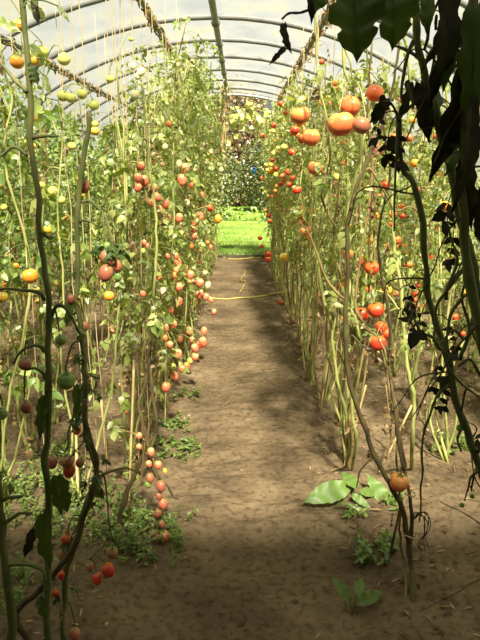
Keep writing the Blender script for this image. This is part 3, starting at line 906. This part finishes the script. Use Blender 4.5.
LEFTPOOL = LA + [near['L3'], near['L4']]
plum = [(141,166,8,'pink'),(138,178,8,'pink'),(144,181,9,'pink'),(138,188,7,'pink'),(153,188,9,'pink'),(157,197,8,'pink'),(152,203,7,'pink'),(166,204,8,'pink'),(159,210,8,'pink'),(179,164,6,'cream'),
 (185,169,9,'pink'),(190,166,6,'cream'),(182,180,9,'pink'),(192,183,9,'pink'),(192,193,6,'cream'),(187,203,6,'cream'),(202,195,5,'pink'),(210,208,6,'red'),(168,219,7,'pink'),(179,218,8,'pink'),(188,215,6,'green'),
 (200,216,7,'pink'),(194,225,6,'pink'),(167,233,5,'cream'),(181,234,6,'pale'),(218,219,7,'orange'),(211,152,5,'cream'),(221,170,5,'cream'),(144,243,6,'pink'),(147,246,5,'pink'),(143,251,5,'pale'),(168,256,5,'pink'),(176,256,6,'pink'),
 (178,263,8,'pink'),(176,272,8,'ored'),(182,279,8,'pink'),(185,269,8,'pink'),(190,275,8,'pink'),(188,283,8,'pink'),(179,287,9,'pink'),(196,262,6,'pink'),(196,280,7,'pink'),(200,283,8,'pink'),(205,273,5,'cream'),(202,293,6,'pink'),
 (206,297,6,'pink'),(198,295,7,'pink'),(163,291,7,'pink'),(159,277,5,'pink'),(143,294,6,'pink'),(175,277,8,'ored'),(155,321,9,'pink'),(173,325,8,'pink'),(165,328,8,'pink'),(165,338,6,'ored'),(189,331,7,'pink'),(204,331,7,'pink'),
 (203,342,9,'pink'),(192,340,6,'pink'),(199,345,7,'red'),(195,348,8,'pink'),(170,345,7,'pink'),(178,354,9,'pink'),(195,357,8,'pink'),(190,361,6,'pale'),(182,369,7,'pink'),(187,366,7,'ored'),(174,376,9,'pink'),(166,387,10,'pink'),
 (173,367,6,'pale'),(180,339,6,'pink'),(211,300,5,'pink'),(208,285,6,'cream'),(200,250,5,'pink'),(191,246,6,'ored'),(214,312,5,'pink'),(169,124,5,'ored'),(165,147,6,'cream'),(182,144,5,'cream'),(179,302,8,'pink'),(171,310,6,'pink')]
for (a, b_, s, c) in plum:
    d = 0.36 * FPX / (240 - a) * (CT)
    d = max(2.2, min(d, FPX * 0.052 / s))
    fruit(a, b_, s, c, 'plum', d, LEFTPOOL)
for (a, b_, s, c) in [(151,452,8,'pink'),(149,464,7,'pink'),(150,478,9,'russet'),(158,465,8,'pink'),(161,486,10,'russet'),(159,496,8,'russet'),(163,504,10,'pink'),(158,513,9,'russet'),(162,524,7,'russet'),(154,533,8,'russet'),(165,536,11,'pink'),(157,538,8,'russet'),
                      (148,484,8,'green'),(165,471,5,'yellow'),(139,436,7,'pink'),(139,447,7,'pink')]:
    fruit(a, b_, s, c, 'plum', 2.27, plant=near['L3'])
for (a, b_, s, c) in [(126,411,6,'pink'),(143,358,6,'pink'),(135,393,5,'pink'),(112,332,5,'pink'),(142,370,5,'pink'),(120,385,4,'pink'),(151,331,5,'pink')]:
    fruit(a, b_, s, c, 'plum', 3.2, LEFTPOOL)
for (a, b_, s, c, sh, d, k) in [(107,258,13,'russet','plum',1.5,'L2'),(117,266,11,'russet','plum',1.5,'L2'),(106,273,15,'russet','plum',1.48,'L2'),(107,246,7,'green','plum',1.5,'L2'),(118,277,8,'green','plum',1.5,'L2'),(84,186,11,'russet','plum',1.56,'L2'),(71,299,8,'russet','plum',1.5,'L2'),
    (61,340,13,'green','round',1.24,'L1'),(66,381,20,'green','round',1.2,'L1'),(25,364,15,'russet','round',1.2,'L1'),(26,407,12,'russet','plum',1.22,'L1'),(1,414,14,'green','round',1.2,'L0'),(85,326,9,'russet','plum',1.55,'L2'),(77,430,9,'ored','plum',1.55,'L2'),
    (67,461,16,'russet','beef',1.5,'L2'),(52,462,12,'russet','plum',1.5,'L2'),(69,471,13,'red','plum',1.52,'L2'),(80,463,9,'russet','plum',1.52,'L2'),(67,539,12,'red','plum',1.5,'L2'),(64,555,13,'russet','plum',1.5,'L2'),(61,575,9,'red','plum',1.5,'L2'),(55,593,8,'red','plum',1.5,'L2'),
    (112,553,14,'russet','plum',1.75,'L2'),(108,570,15,'red','plum',1.75,'L2'),(97,579,11,'red','plum',1.75,'L2'),(90,567,9,'russet','plum',1.75,'L2'),(75,634,13,'russet','plum',1.52,'L2')]:
    fruit(a, b_, s, c, sh, d, plant=near[k])
for (a, b_, s, c) in [(17,62,13,'orange'),(42,52,12,'pale'),(31,54,8,'pale'),(35,61,9,'yellow'),(64,59,12,'pale'),(63,96,11,'pale'),(71,98,10,'pale'),(82,94,10,'pale'),(94,105,10,'pale'),(110,79,8,'pale'),(95,131,9,'yellow'),(95,124,7,'pale'),(72,146,9,'pale'),(20,25,12,'orange'),(37,119,7,'yellow'),
    (48,229,10,'yellow'),(30,276,16,'orange'),(3,207,9,'pale'),(53,191,10,'pale'),(61,200,9,'pale'),(42,185,7,'pale'),(109,296,11,'orange'),(133,66,6,'cream'),(141,72,7,'cream'),(138,76,6,'cream'),(135,95,8,'cream'),(131,39,5,'pale'),(126,246,6,'cream'),(5,262,8,'green'),(16,266,7,'orange'),(27,142,6,'pale')]:
    fruit(a, b_, s, c, 'round' if c != 'cream' else 'plum', max(2.3, min(2.62, FPX * 0.05 / s)), [near['L4'], near['L5'], near['L3']])

right = [(300,115,18,'ored'),(311,137,17,'ored'),(350,106,20,'ored'),(341,124,25,'ored'),(362,125,19,'russet'),(375,93,17,'ored'),(293,97,7,'red'),(304,98,8,'ored'),(281,104,6,'red'),(295,130,9,'red'),(300,136,7,'red'),(336,83,7,'ored'),(336,90,7,'ored'),(395,138,12,'ored'),
 (378,150,13,'russet'),(345,142,8,'ored'),(282,135,6,'pale'),(284,147,7,'pale'),(284,129,5,'ored'),(278,153,5,'ored'),(287,147,5,'red'),(284,155,5,'ored'),(293,156,5,'ored'),(281,172,6,'pale'),(276,175,6,'pale'),(283,176,6,'ored'),(271,172,5,'pale'),(281,184,6,'red'),(273,197,5,'red'),(287,210,6,'red'),(272,207,5,'yellow'),(284,194,6,'pale'),(270,221,5,'ored'),(260,238,5,'red'),(268,254,7,'red'),(268,259,7,'red'),
 (284,257,9,'yellow'),(301,256,6,'ored'),(315,168,14,'ored'),(320,177,8,'pale'),(325,184,8,'green'),(316,187,7,'green'),(297,190,9,'red'),(299,197,8,'pale'),(328,181,7,'ored'),(337,177,8,'pale'),(345,163,7,'red'),(343,164,6,'orange'),(358,190,7,'red'),(366,190,8,'red'),(372,188,7,'orange'),(362,184,5,'orange'),(385,185,11,'red'),(394,183,9,'green'),(382,202,8,'green'),(376,216,7,'orange'),(393,214,9,'ored'),(397,240,9,'ored'),
 (348,254,11,'ored'),(363,262,10,'red'),(372,268,15,'red'),(342,284,14,'ored'),(330,267,10,'ored'),(368,289,9,'ored'),(378,290,9,'orange'),(387,290,11,'yellow'),(320,294,8,'ored'),(403,164,8,'red'),(415,163,9,'orange'),(429,162,8,'pale'),(445,206,11,'orange'),(403,216,6,'red'),(401,206,6,'ored'),(467,268,13,'red'),(472,284,8,'red'),(466,293,10,'yellow'),(439,176,8,'ored'),(434,134,10,'ored'),
 (409,138,8,'ored'),(478,72,6,'orange'),(475,83,6,'pale'),(362,314,15,'red'),(376,310,17,'red'),(381,327,13,'red'),(386,333,13,'red'),(378,343,17,'red'),(337,353,9,'orange'),(353,323,6,'pale'),(356,403,5,'ored'),(341,318,7,'orange'),(455,317,8,'red'),(463,334,7,'red'),(451,352,10,'russet'),(399,482,21,'ored'),(402,100,7,'ored'),(330,104,5,'red'),(322,62,6,'ored'),(352,176,6,'pale'),(304,170,5,'red'),(308,180,6,'ored'),(262,246,4,'red'),(412,120,8,'orange'),(330,140,6,'ored'),(337,146,6,'orange'),(361,151,6,'pale'),(297,147,5,'ored'),(278,140,5,'red'),(290,165,5,'ored'),(301,205,5,'red'),(313,212,6,'pale'),(318,228,5,'ored'),(305,232,5,'pale'),(333,215,6,'red'),(355,225,6,'pale'),(417,190,7,'ored'),(425,205,6,'pale'),(436,228,7,'red'),(458,240,7,'red'),(410,265,7,'ored'),(418,285,6,'red')]
RP = RA + RB + [near['R2'], near['R3']]
for (a, b_, s, c) in right:
    if (a, b_) == (399, 482):
        fruit(a, b_, s, c, 'beef', 1.96, plant=near['R1']); continue
    dD = FPX * 0.068 / s
    dp = 0.37 * FPX / (a - 240)
    if s >= 15 and a < 360: d = 2.42 + .1 * (a > 345) if s > 18 else FPX * 0.085 / s
    elif dp < dD * 0.75: d = dD
    else: d = min(dp, FPX * 0.085 / s)
    d = max(2.35, min(d, 7.6))
    while P(a, b_, d).z > 2.2: d -= .1
    if a > 330 and s < 13: d = max(2.35, min(d, FPX * 0.05 / s, 3.5))
    sh = 'beef' if s >= 12 else 'round'
    fruit(a, b_, s, c, sh, d, RP)
fruit(460, 428, 8, 'green', 'round', 1.05, plant=near['R0'])
fruit(462, 505, 6, 'green', 'round', 1.07, plant=near['R0'])
fruit(472, 496, 6, 'green', 'round', 1.07, plant=near['R0'])
fruit(453, 158, 15, 'green', 'round', .95, plant=near['R0'])
# further fruit on the path-side rows where they blur together far off
rnd = random.Random(44)
for p in RA[3:]:
    for k in range(5):
        z = rnd.uniform(1.05, 2.1)
        s = rnd.choice(p.stems); q = min(s, key=lambda v: abs(v.z - z))
        a = rnd.uniform(2.2, 4.2)
        c = q + Vector((math.cos(a), math.sin(a), 0)) * rnd.uniform(.05, .11)
        for j in range(rnd.randint(1, 3)):
            p.add_fruit(c + Vector((rnd.gauss(0, .025), rnd.gauss(0, .025), -0.05 * j)), rnd.uniform(.045, .065), rnd.choice(['red', 'ored', 'ored', 'pale', 'orange', 'pale', 'yellow']), 'round', 9000 + k + j, False)
for p in LA[4:]:
    for k in range(3):
        z = rnd.uniform(0.5, 1.9)
        s = rnd.choice(p.stems); q = min(s, key=lambda v: abs(v.z - z))
        a = rnd.uniform(-1.4, .6)
        c = q + Vector((math.cos(a), math.sin(a), 0)) * rnd.uniform(.05, .1)
        for j in range(rnd.randint(1, 3)):
            p.add_fruit(c + Vector((rnd.gauss(0, .02), rnd.gauss(0, .02), -0.05 * j)), rnd.uniform(.036, .046), rnd.choice(['pink', 'pink', 'ored', 'pale', 'cream']), 'plum', 9500 + k + j, False)
for p in ALL: p.trusses('stem_dark' if p in (near['L1'], near['L2'], near['L0']) else ('stem_brown' if p in (near['R0'], near['R1'], near['L3']) else 'stem'), 0.0022)

# fallen fruit
for (a, b_, D, c, sh, lab) in [(281, 302, .055, 'red', 'round', 'small red tomato fallen on the bare path near the right row')]:
    g = G(a, b_ + 3); g.z = soil_z(g.x, g.y) + D * 0.43
    o = bpy.data.objects.new('fallen_tomato', fruit_mesh(sh, c)); COL.objects.link(o)
    o.location = g; o.scale = (D,) * 3; o.rotation_euler = (0.9, 0.3, 1)
    put(o, lab, 'tomato')

# ------------------------------------------------------------------ twine
rt = random.Random(77)
def twine(x, y, ztop, z0, label, group):
    b = Vector((x, y, z0))
    mb = MB()
    pts = [b + Vector((rt.gauss(0, .006), rt.gauss(0, .006), (ztop - z0) * k / 8)) for k in range(9)]
    mb.tube(pts, 0.0021, sides=5)
    put(mb.build('twine_string', M['twine'], None, tuple(b)), label, 'string', group)
for a, d in [(60, 2.7), (72, 2.7), (82, 2.75), (107, 2.8), (113, 3.0), (117, 2.85), (121, 3.1), (125, 2.9), (133, 3.1), (135, 2.7), (142, 3.3), (148, 3.5), (153, 3.6), (12, 2.6)]:
    q = P(a, 60, d)
    twine(q.x, d, arc(q.x) - 0.06, 0.05 + soil_z(q.x, d), 'thin pale twine hung from the roof among the near left plants', 'twine strings among the near left plants')
for p in LA[3:]:
    q = p.base; x = q.x + rt.uniform(-.05, .09); y = q.y + rt.uniform(-.1, .1)
    twine(x, y, arc(x) - 0.06, 0.05, 'thin pale twine along the plum tomato row left of the path', 'twine strings along the left path-side row')
for p in RA:
    q = p.base; x = q.x + rt.uniform(-.08, .06); y = q.y + rt.uniform(-.1, .1)
    twine(x, y, arc(x) - 0.06, 0.05, 'thin pale twine along the red tomato row right of the path', 'twine strings along the right path-side row')
for y in np.arange(3.2, 9, 0.7):
    for x in (-1.05, 1.1):
        twine(x + rt.uniform(-.08, .08), y, arc(x) - 0.06, 0.05, 'thin pale twine in the second row %s of the path' % ('left' if x < 0 else 'right'), 'twine strings in the second row, %s side' % ('left' if x < 0 else 'right'))

# dried vine wound round roof tubes
def dried_vine(x, ya, yb, dens, label, seed, hang=0.12):
    rnd = random.Random(seed)
    z = arc(x) - 0.045
    root = empty('dried_vine', (x, ya, z), label, 'dried vine')
    mb = MB(); n = int((yb - ya) / 0.05)
    pts = [(x + 0.032 * math.cos(k * 1.1), ya + k * 0.05, z + 0.032 * math.sin(k * 1.1)) for k in range(n)]
    mb.tube(smooth_path(pts, 3), 0.0075, 0.006, 5)
    mb.build('vine_stem', M['stem_dry'], root, (x, ya, z))
    lf = MB()
    for k in range(int((yb - ya) * dens)):
        y = rnd.uniform(ya, yb); a = rnd.uniform(0, 6.28)
        q = Vector((x + .03 * math.cos(a), y, z + .03 * math.sin(a)))
        lf.leaflet(q, (rnd.gauss(0, .5), rnd.gauss(0, .6), -abs(rnd.gauss(.6, .5))), (rnd.gauss(0, 1), rnd.gauss(0, 1), rnd.gauss(0, 1)), rnd.uniform(.02, hang * .6), rnd.uniform(.012, .03), rnd.uniform(0, 1.5))
    lf.build('withered_leaves', M['withered'], root, (x, ya, z))
dried_vine(-0.68, 3.2, 10.9, 45, 'dried brown vine wound on the roof tube left of the ridge', 1)
dried_vine(-1.58, 2.6, 8, 40, 'dried brown vine wound on the roof tube above the outer left rows', 2)
dried_vine(0.62, 3.0, 10.5, 50, 'dried brown vine wound on the roof tube right of the ridge', 3, 0.16)
# a dead vine hanging from the ridge, far end
root = empty('hanging_vine', (-0.24, 9.2, 1.55), 'pale dead vine hanging in a bundle from the ridge tube at far end', 'dried vine')
mb = MB(); lf = MB(); rnd = random.Random(9)
for k in range(9):
    a = Vector((-0.22 + rnd.gauss(0, .04), 9.2 + rnd.gauss(0, .2), arc(-.2) - .07))
    e = Vector((-0.24 + rnd.gauss(0, .06), 9.2 + rnd.gauss(0, .15), rnd.uniform(1.55, 1.9)))
    s = smooth_path(wander(rnd, a, e, .02, 5), 4)
    mb.tube(s, 0.005, 0.003, 5)
    for q in s[::2]:
        lf.leaflet(q, (rnd.gauss(0, .4), rnd.gauss(0, .4), -1), (rnd.gauss(0, 1), rnd.gauss(0, 1), 0), rnd.uniform(.05, .11), rnd.uniform(.02, .05), rnd.uniform(0, 1))
mb.build('vine_stem', M['cane'], root, (-0.24, 9.2, 1.55)); lf.build('withered_leaves', M['straw'], root, (-0.24, 9.2, 1.55))

# ------------------------------------------------------------------ canes
def cane(a, b_, d, r, label, mat='cane', group=None):
    mb = MB()
    g = Vector(a); t = Vector(b_)
    mb.tube([g.lerp(t, k / 6) + Vector((0, 0, 0)) for k in range(7)], r, r * .8, 6, knob=.15, rnd=random.Random(int(r * 1e6)))
    g2 = tuple(g)
    put(mb.build('cane', M[mat], None, g2), label, 'cane', group)
def gcane(g0, t0, dt, r, label, mat='cane'):
    g = G(*g0); g.z = -0.02
    cane(g, P(*t0, dt), 0, r, label, mat)
gcane((165, 424), (166, 330), 3.62, .006, 'straight pale cane under the lowest hanging plum tomato, left of path')
gcane((343, 468), (366, 385), 3.05, .0065, 'pale cane leaning right at the nearest right path edge')
gcane((320, 412), (345, 250), 3.8, .0065, 'slender pale cane leaning right in the front of the right row')
gcane((375, 478), (412, 405), 2.9, .006, 'pale cane leaning behind the twisted brown stems on the right')
gcane((393, 452), (386, 385), 3.05, .005, 'short thin brown stick upright behind the red fruit at right', 'stem_dry')
gcane((78, 500), (74, 380), 2.7, .008, 'pale split cane upright behind the near left stems')
gcane((128, 520), (134, 360), 2.5, .006, 'thin pale cane beside the brown stem with the long truss')
gcane((107, 462), (101, 398), 3.0, .008, 'short pale stake standing in bare soil among the left rows')
gcane((388, 560), (402, 500), 2.05, .006, 'short brown stick propped against the tied brown stems', 'stem_dry')

# ------------------------------------------------------------------ weeds and ground litter
rw = random.Random(21)
def weed(g, rad, h, n, label, mat='weed', size=0.023, group=None):
    g = Vector((g.x, g.y, soil_z(g.x, g.y)))
    root = empty('weed_clump', g, label, 'weed', group)
    st, lf = MB(), MB()
    for k in range(int(n * .62)):
        a = rw.uniform(0, 6.28); r = rad * math.sqrt(rw.random())
        b = Vector((g.x + r * math.cos(a), g.y + r * math.sin(a), 0)); b.z = soil_z(b.x, b.y) - .004
        t = b + Vector((rw.gauss(0, .03), rw.gauss(0, .03), h * rw.uniform(.4, 1.1)))
        s = smooth_path([b, b.lerp(t, .5) + Vector((rw.gauss(0, .008), rw.gauss(0, .008), 0)), t], 3)
        st.tube(s, .0016, .001, 4)
        for q in s[1:]:
            for _ in range(2):
                lf.leaflet(q, (rw.gauss(0, 1), rw.gauss(0, 1), rw.uniform(0, .8)), (rw.gauss(0, .4), rw.gauss(0, .4), 1), size * rw.uniform(.6, 1.3), size * rw.uniform(.35, .7), rw.uniform(-.2, .9))
    st.build('stem', M['weed'], root, tuple(g)); lf.build('foliage', M[mat], root, tuple(g))
weed(G(150, 540), .20, .10, 120, 'bushy green weed patch under the long hanging truss by the path')
weed(G(95, 520), .22, .12, 110, 'green weed patch between the near left stems and the long truss')
weed(G(30, 500), .25, .14, 120, 'green weed patch at the left photo edge behind the dark stems')
weed(G(175, 424), .10, .04, 40, 'small low weed tuft on the left path edge below the pale cane', size=.022)
weed(G(172, 450), .14, .05, 50, 'low flat weed on the path edge right of the brown stem', size=.028)
weed(G(14, 590), .12, .09, 40, 'weeds in the shade at the bottom left corner')
weed(G(60, 460), .13, .10, 40, 'thin weeds in bare soil among the left rows')
weed(G(372, 552), .10, .07, 26, 'small dull green seedlings left of the tied brown stems', size=.035)
weed(G(358, 516), .05, .05, 9, 'tiny seedling just below the broad leaf weed', size=.03)
weed(G(452, 448), .12, .06, 30, 'small bright weed at the right behind the dark stem', size=.03)
weed(G(392, 500), .05, .04, 14, 'few small seedlings behind the low orange tomato', size=.028)
weed(G(300, 286), .10, .10, 70, 'green weeds at the foot of the far right row')
weed(G(205, 272), .10, .10, 60, 'weeds at the foot of the far left row')
weed(G(186, 395), .1, .05, 24, 'low weed under the plum tomatoes at the left path edge', size=.022)

def broad_weed(base, leaves_, label, mat='broad', face=(0.1, -0.75, .75)):
    b = Vector((base.x, base.y, soil_z(base.x, base.y)))
    pl = Plant(b, label, None, 'weed', 'broadleaf_weed')
    for k, (s0, t0, w, dl, bend) in enumerate(leaves_):
        a = Vector(s0); t = Vector(t0)
        hang_leaf(pl, a, t - a, face, (t - a).length, w, mat, 70 + k, 0, bend, .15, .05, b)
    return pl
b = G(352, 502)
broad_weed(b, [(P(346, 487, 2.62), P(304, 500, 2.5), .13, 0, .35), (P(388, 506, 2.62), P(368, 472, 2.66), .105, 0, .3), (b + Vector((.02, .03, .06)), b + Vector((-.03, .17, .10)), .08, 0, .5),
               (b + Vector((.04, .0, .05)), b + Vector((.16, .05, .03)), .06, 0, .6), (b + Vector((.0, -.01, .04)), b + Vector((.08, -.08, .02)), .05, 0, .6)], 'broad pale green leaf weed spread flat on the right path edge')
b = G(352, 612)
broad_weed(b, [(b + Vector((-.01, 0, .05)), b + Vector((-.07, .03, .13)), .05, 0, .4), (b + Vector((.02, 0, .04)), b + Vector((.13, .03, .07)), .06, 0, .7), (b + Vector((.02, .03, .05)), b + Vector((.06, .10, .08)), .05, 0, .5)], 'dull green broad weed in shade at the bottom of the photo')

lf = MB(); rs = random.Random(31)
for k in range(2600):
    x = rs.uniform(-2.4, 2.4); y = 1.4 + 6 * rs.random() ** 1.3
    if abs(x - .04) < .42 and rs.random() < .93: continue
    lf.leaflet((x, y, soil_z(x, y) + .006), (rs.gauss(0, 1), rs.gauss(0, 1), rs.gauss(0, .15)), (rs.gauss(0, .3), rs.gauss(0, .3), 1), rs.uniform(.02, .07), rs.uniform(.003, .014), rs.uniform(0, .5))
put(lf.build('plant_litter', M['straw']), 'dry straw and leaf scraps scattered over the soil beds', 'plant litter', kind='stuff')
mb = MB()
for k in range(2200):
    x = rs.uniform(-2.0, 2.0); y = 1.5 + 5 * rs.random() ** 1.4
    if abs(x - .04) < .40 and rs.random() < .9: continue
    r = rs.uniform(.004, .016); z = soil_z(x, y) + r * .25
    vs_ = [Vector((x, y, z)) + Vector(v) * r * rs.uniform(.7, 1.3) for v in ((1, 0, 0), (-1, 0, 0), (0, 1, 0), (0, -1, 0), (0, 0, .8), (0, 0, -.8))]
    mb.add(vs_, [(0, 2, 4), (2, 1, 4), (1, 3, 4), (3, 0, 4), (2, 0, 5), (1, 2, 5), (3, 1, 5), (0, 3, 5)])
put(mb.build('soil_crumbs', M['clod'], smooth=False), 'loose crumbs of soil scattered over the beds and path edges', 'soil', kind='stuff')

def hose(pts, r, label):
    pts = [G(*q) for q in pts]
    pts = [Vector((q.x, q.y, soil_z(q.x, q.y) + r)) for q in smooth_path(pts, 6)]
    mb = MB(); mb.tube(pts, r, sides=6)
    put(mb.build('hose', M['hose'], None), label, 'hose')
hose([(206, 298), (222, 298), (245, 297), (270, 295), (288, 291)], .010, 'thin yellow hose lying straight across the far path')
hose([(240, 291), (246, 281), (241, 279), (245, 273), (243, 270)], .007, 'short kinked piece of yellow cord on the far path')
hose([(228, 259), (245, 258.4), (262, 257.5)], .012, 'yellow hose lying at the far end of the path by the grass')

# ------------------------------------------------------------------ beyond the far end
rg = random.Random(55)
mb = MB()
for k in range(16000):
    x = rg.uniform(-3.5, 3.5); y = 11.12 + 8.2 * rg.random() ** 1.5
    h = rg.uniform(.03, .09)
    mb.leaflet((x, y, -.03), (rg.gauss(0, .4), rg.gauss(0, .4), 1), (rg.gauss(0, 1), rg.gauss(0, 1), 0), h, .012, rg.uniform(0, 1))
put(mb.build('lawn', M['grass']), 'bright green grass beyond the far end of the path', 'grass', kind='stuff')

def shrub_mesh(seed, rx, rz, n, leaf, mat):
    rnd = random.Random(seed); mb = MB()
    for k in range(n):
        u = rnd.uniform(-1, 1); a = rnd.uniform(0, 6.28); rr_ = (1 - rnd.random() ** 2.2 * .7)
        s = math.sqrt(1 - u * u)
        q = Vector((rx * rr_ * s * math.cos(a), rx * rr_ * s * math.sin(a), rz * (1 + rr_ * u)))
        q *= 1 + .12 * mnoise.noise(q * 2.0)
        mb.leaflet(q, (rnd.gauss(0, 1), rnd.gauss(0, 1), rnd.gauss(-.2, .6)), (rnd.gauss(0, 1), rnd.gauss(-.3, 1), rnd.gauss(.4, 1)), leaf * rnd.uniform(.6, 1.3), leaf * rnd.uniform(.4, .8), rnd.uniform(-.3, .9))
    return mb.mesh('foliage', mat)
wood = MB(); rnd = random.Random(8)
for k in range(7):
    a = k * .9
    wood.tube(smooth_path([(0.05 * math.cos(a), .05 * math.sin(a), -.1), (.2 * math.cos(a), .2 * math.sin(a), .6), (.55 * math.cos(a), .55 * math.sin(a), 1.7)], 4), .03, .012, 6)
wood_me = wood.mesh('trunk', M['stem_brown'])
SH = [shrub_mesh(60 + k, 1.15, 1.25, 8500, .10, M['hedge']) for k in range(2)]
RS = shrub_mesh(64, 1.2, 1.5, 6500, .12, M['russet'])
def shrub(x, y, sx, sz, me, label, group):
    r = empty('hedge_shrub', (x, y, -.04), label, 'shrub', group)
    r.scale = (sx, sx, sz); r.rotation_euler = (0, 0, rg.uniform(0, 6))
    for nm, m in (('foliage', me), ('trunk', wood_me)):
        o = bpy.data.objects.new(nm, m); COL.objects.link(o); o.parent = r
for k, x in enumerate((-5.4, -3.2, -1.1, 1.0, 3.2, 5.4)):
    shrub(x, 20.2 + (2.5 if k % 2 else 0), 0.98, rg.uniform(.98, 1.1), SH[k % 2], 'dark green shrub in the hedge behind the grass at the far end', 'hedge shrubs behind the grass')
for k, x in enumerate((-3.3, 0, 3.3)):
    shrub(x, 26, 1.1, 1.62, RS, 'reddish brown shrub showing above the dark hedge at the far end', 'reddish shrubs above the hedge')
for k, (x, y) in enumerate([(-6.2, 1.6), (-6.0, 6), (-6.5, 10.4), (-6.2, 14.8), (6.2, 2), (6.0, 6.4), (6.3, 10.8), (6.0, 15.2)]):
    s = 'left' if x < 0 else 'right'
    shrub(x, y, 1.45, 1.25, SH[k % 2], 'green shrub seen dimly through the film on the %s side' % s, 'shrubs outside the film, %s side' % s)
mb = MB()
for k in range(700):
    x = rg.uniform(-3, 3); y = rg.uniform(18.3, 18.9); z = rg.uniform(0, .35)
    mb.leaflet((x, y, z), (rg.gauss(0, 1), rg.gauss(-.5, 1), rg.gauss(0.2, .6)), (rg.gauss(0, .4), rg.gauss(-.4, .4), 1), rg.uniform(.08, .16), rg.uniform(.06, .11), rg.uniform(0, .9))
put(mb.build('low_weeds', M['grass']), 'low leafy weeds growing at the foot of the far hedge', 'weed', kind='stuff')
q = P(254, 172, 18.9)
mb = MB(); prof = [(0, -.10), (.062, -.10), (.078, .07), (.085, .075), (.085, .09), (.07, .09), (.06, -.08), (0, -.08)]
vs_ = []; fs_ = []
for (r, z) in prof:
    for k in range(14):
        a = 6.2832 * k / 14; vs_.append((q.x + .8 * r * math.cos(a), q.y + .8 * r * math.sin(a), q.z + .7 * z))
for j in range(len(prof) - 1):
    for k in range(14): fs_.append((j * 14 + k, j * 14 + (k + 1) % 14, (j + 1) * 14 + (k + 1) % 14, (j + 1) * 14 + k))
mb.add(vs_, fs_)
mb.tube([(q.x + .068 * math.cos(a), q.y, q.z + .06 + .07 * math.sin(a)) for a in [math.pi * k / 10 for k in range(11)]], .005, sides=5)
put(mb.build('blue_bucket', M['blue'], None), 'small bright blue pot hanging against the dark far hedge', 'pot')

# climbing vine with big pale leaves round the top of the far opening
root = empty('climbing_vine', (-.45, 10.5, 0), 'climbing vine with large pale yellow green leaves over the far opening', 'vine')
st = MB(); rv = random.Random(12)
sp = smooth_path([(-.45, 10.5, 0), (-.5, 10.5, 1.0), (-.42, 10.5, 1.9), (-.2, 10.45, 2.3), (.1, 10.4, 2.42), (.45, 10.4, 2.34), (.75, 10.45, 2.1)], 6)
st.tube(sp, .010, .005, 6); st.build('vine_stem', M['stem'], root, (-.45, 10.5, 0))
lf = MB()
for k in range(210):
    q = rv.choice(sp[8:]) + Vector((rv.gauss(0, .10), rv.gauss(0, .12), rv.gauss(-.08, .12)))
    q.z = min(q.z, arc(q.x) - .15)
    s = rv.uniform(.06, .15)
    lf.leaflet(q, (rv.gauss(0, .7), rv.gauss(-.5, .5), rv.gauss(-.7, .4)), (rv.gauss(0, .4), rv.gauss(-1, .4), rv.gauss(.6, .3)), s, s * .95, rv.uniform(-.1, .8))
lf.build('foliage', M['squash'], root, (-.45, 10.5, 0))
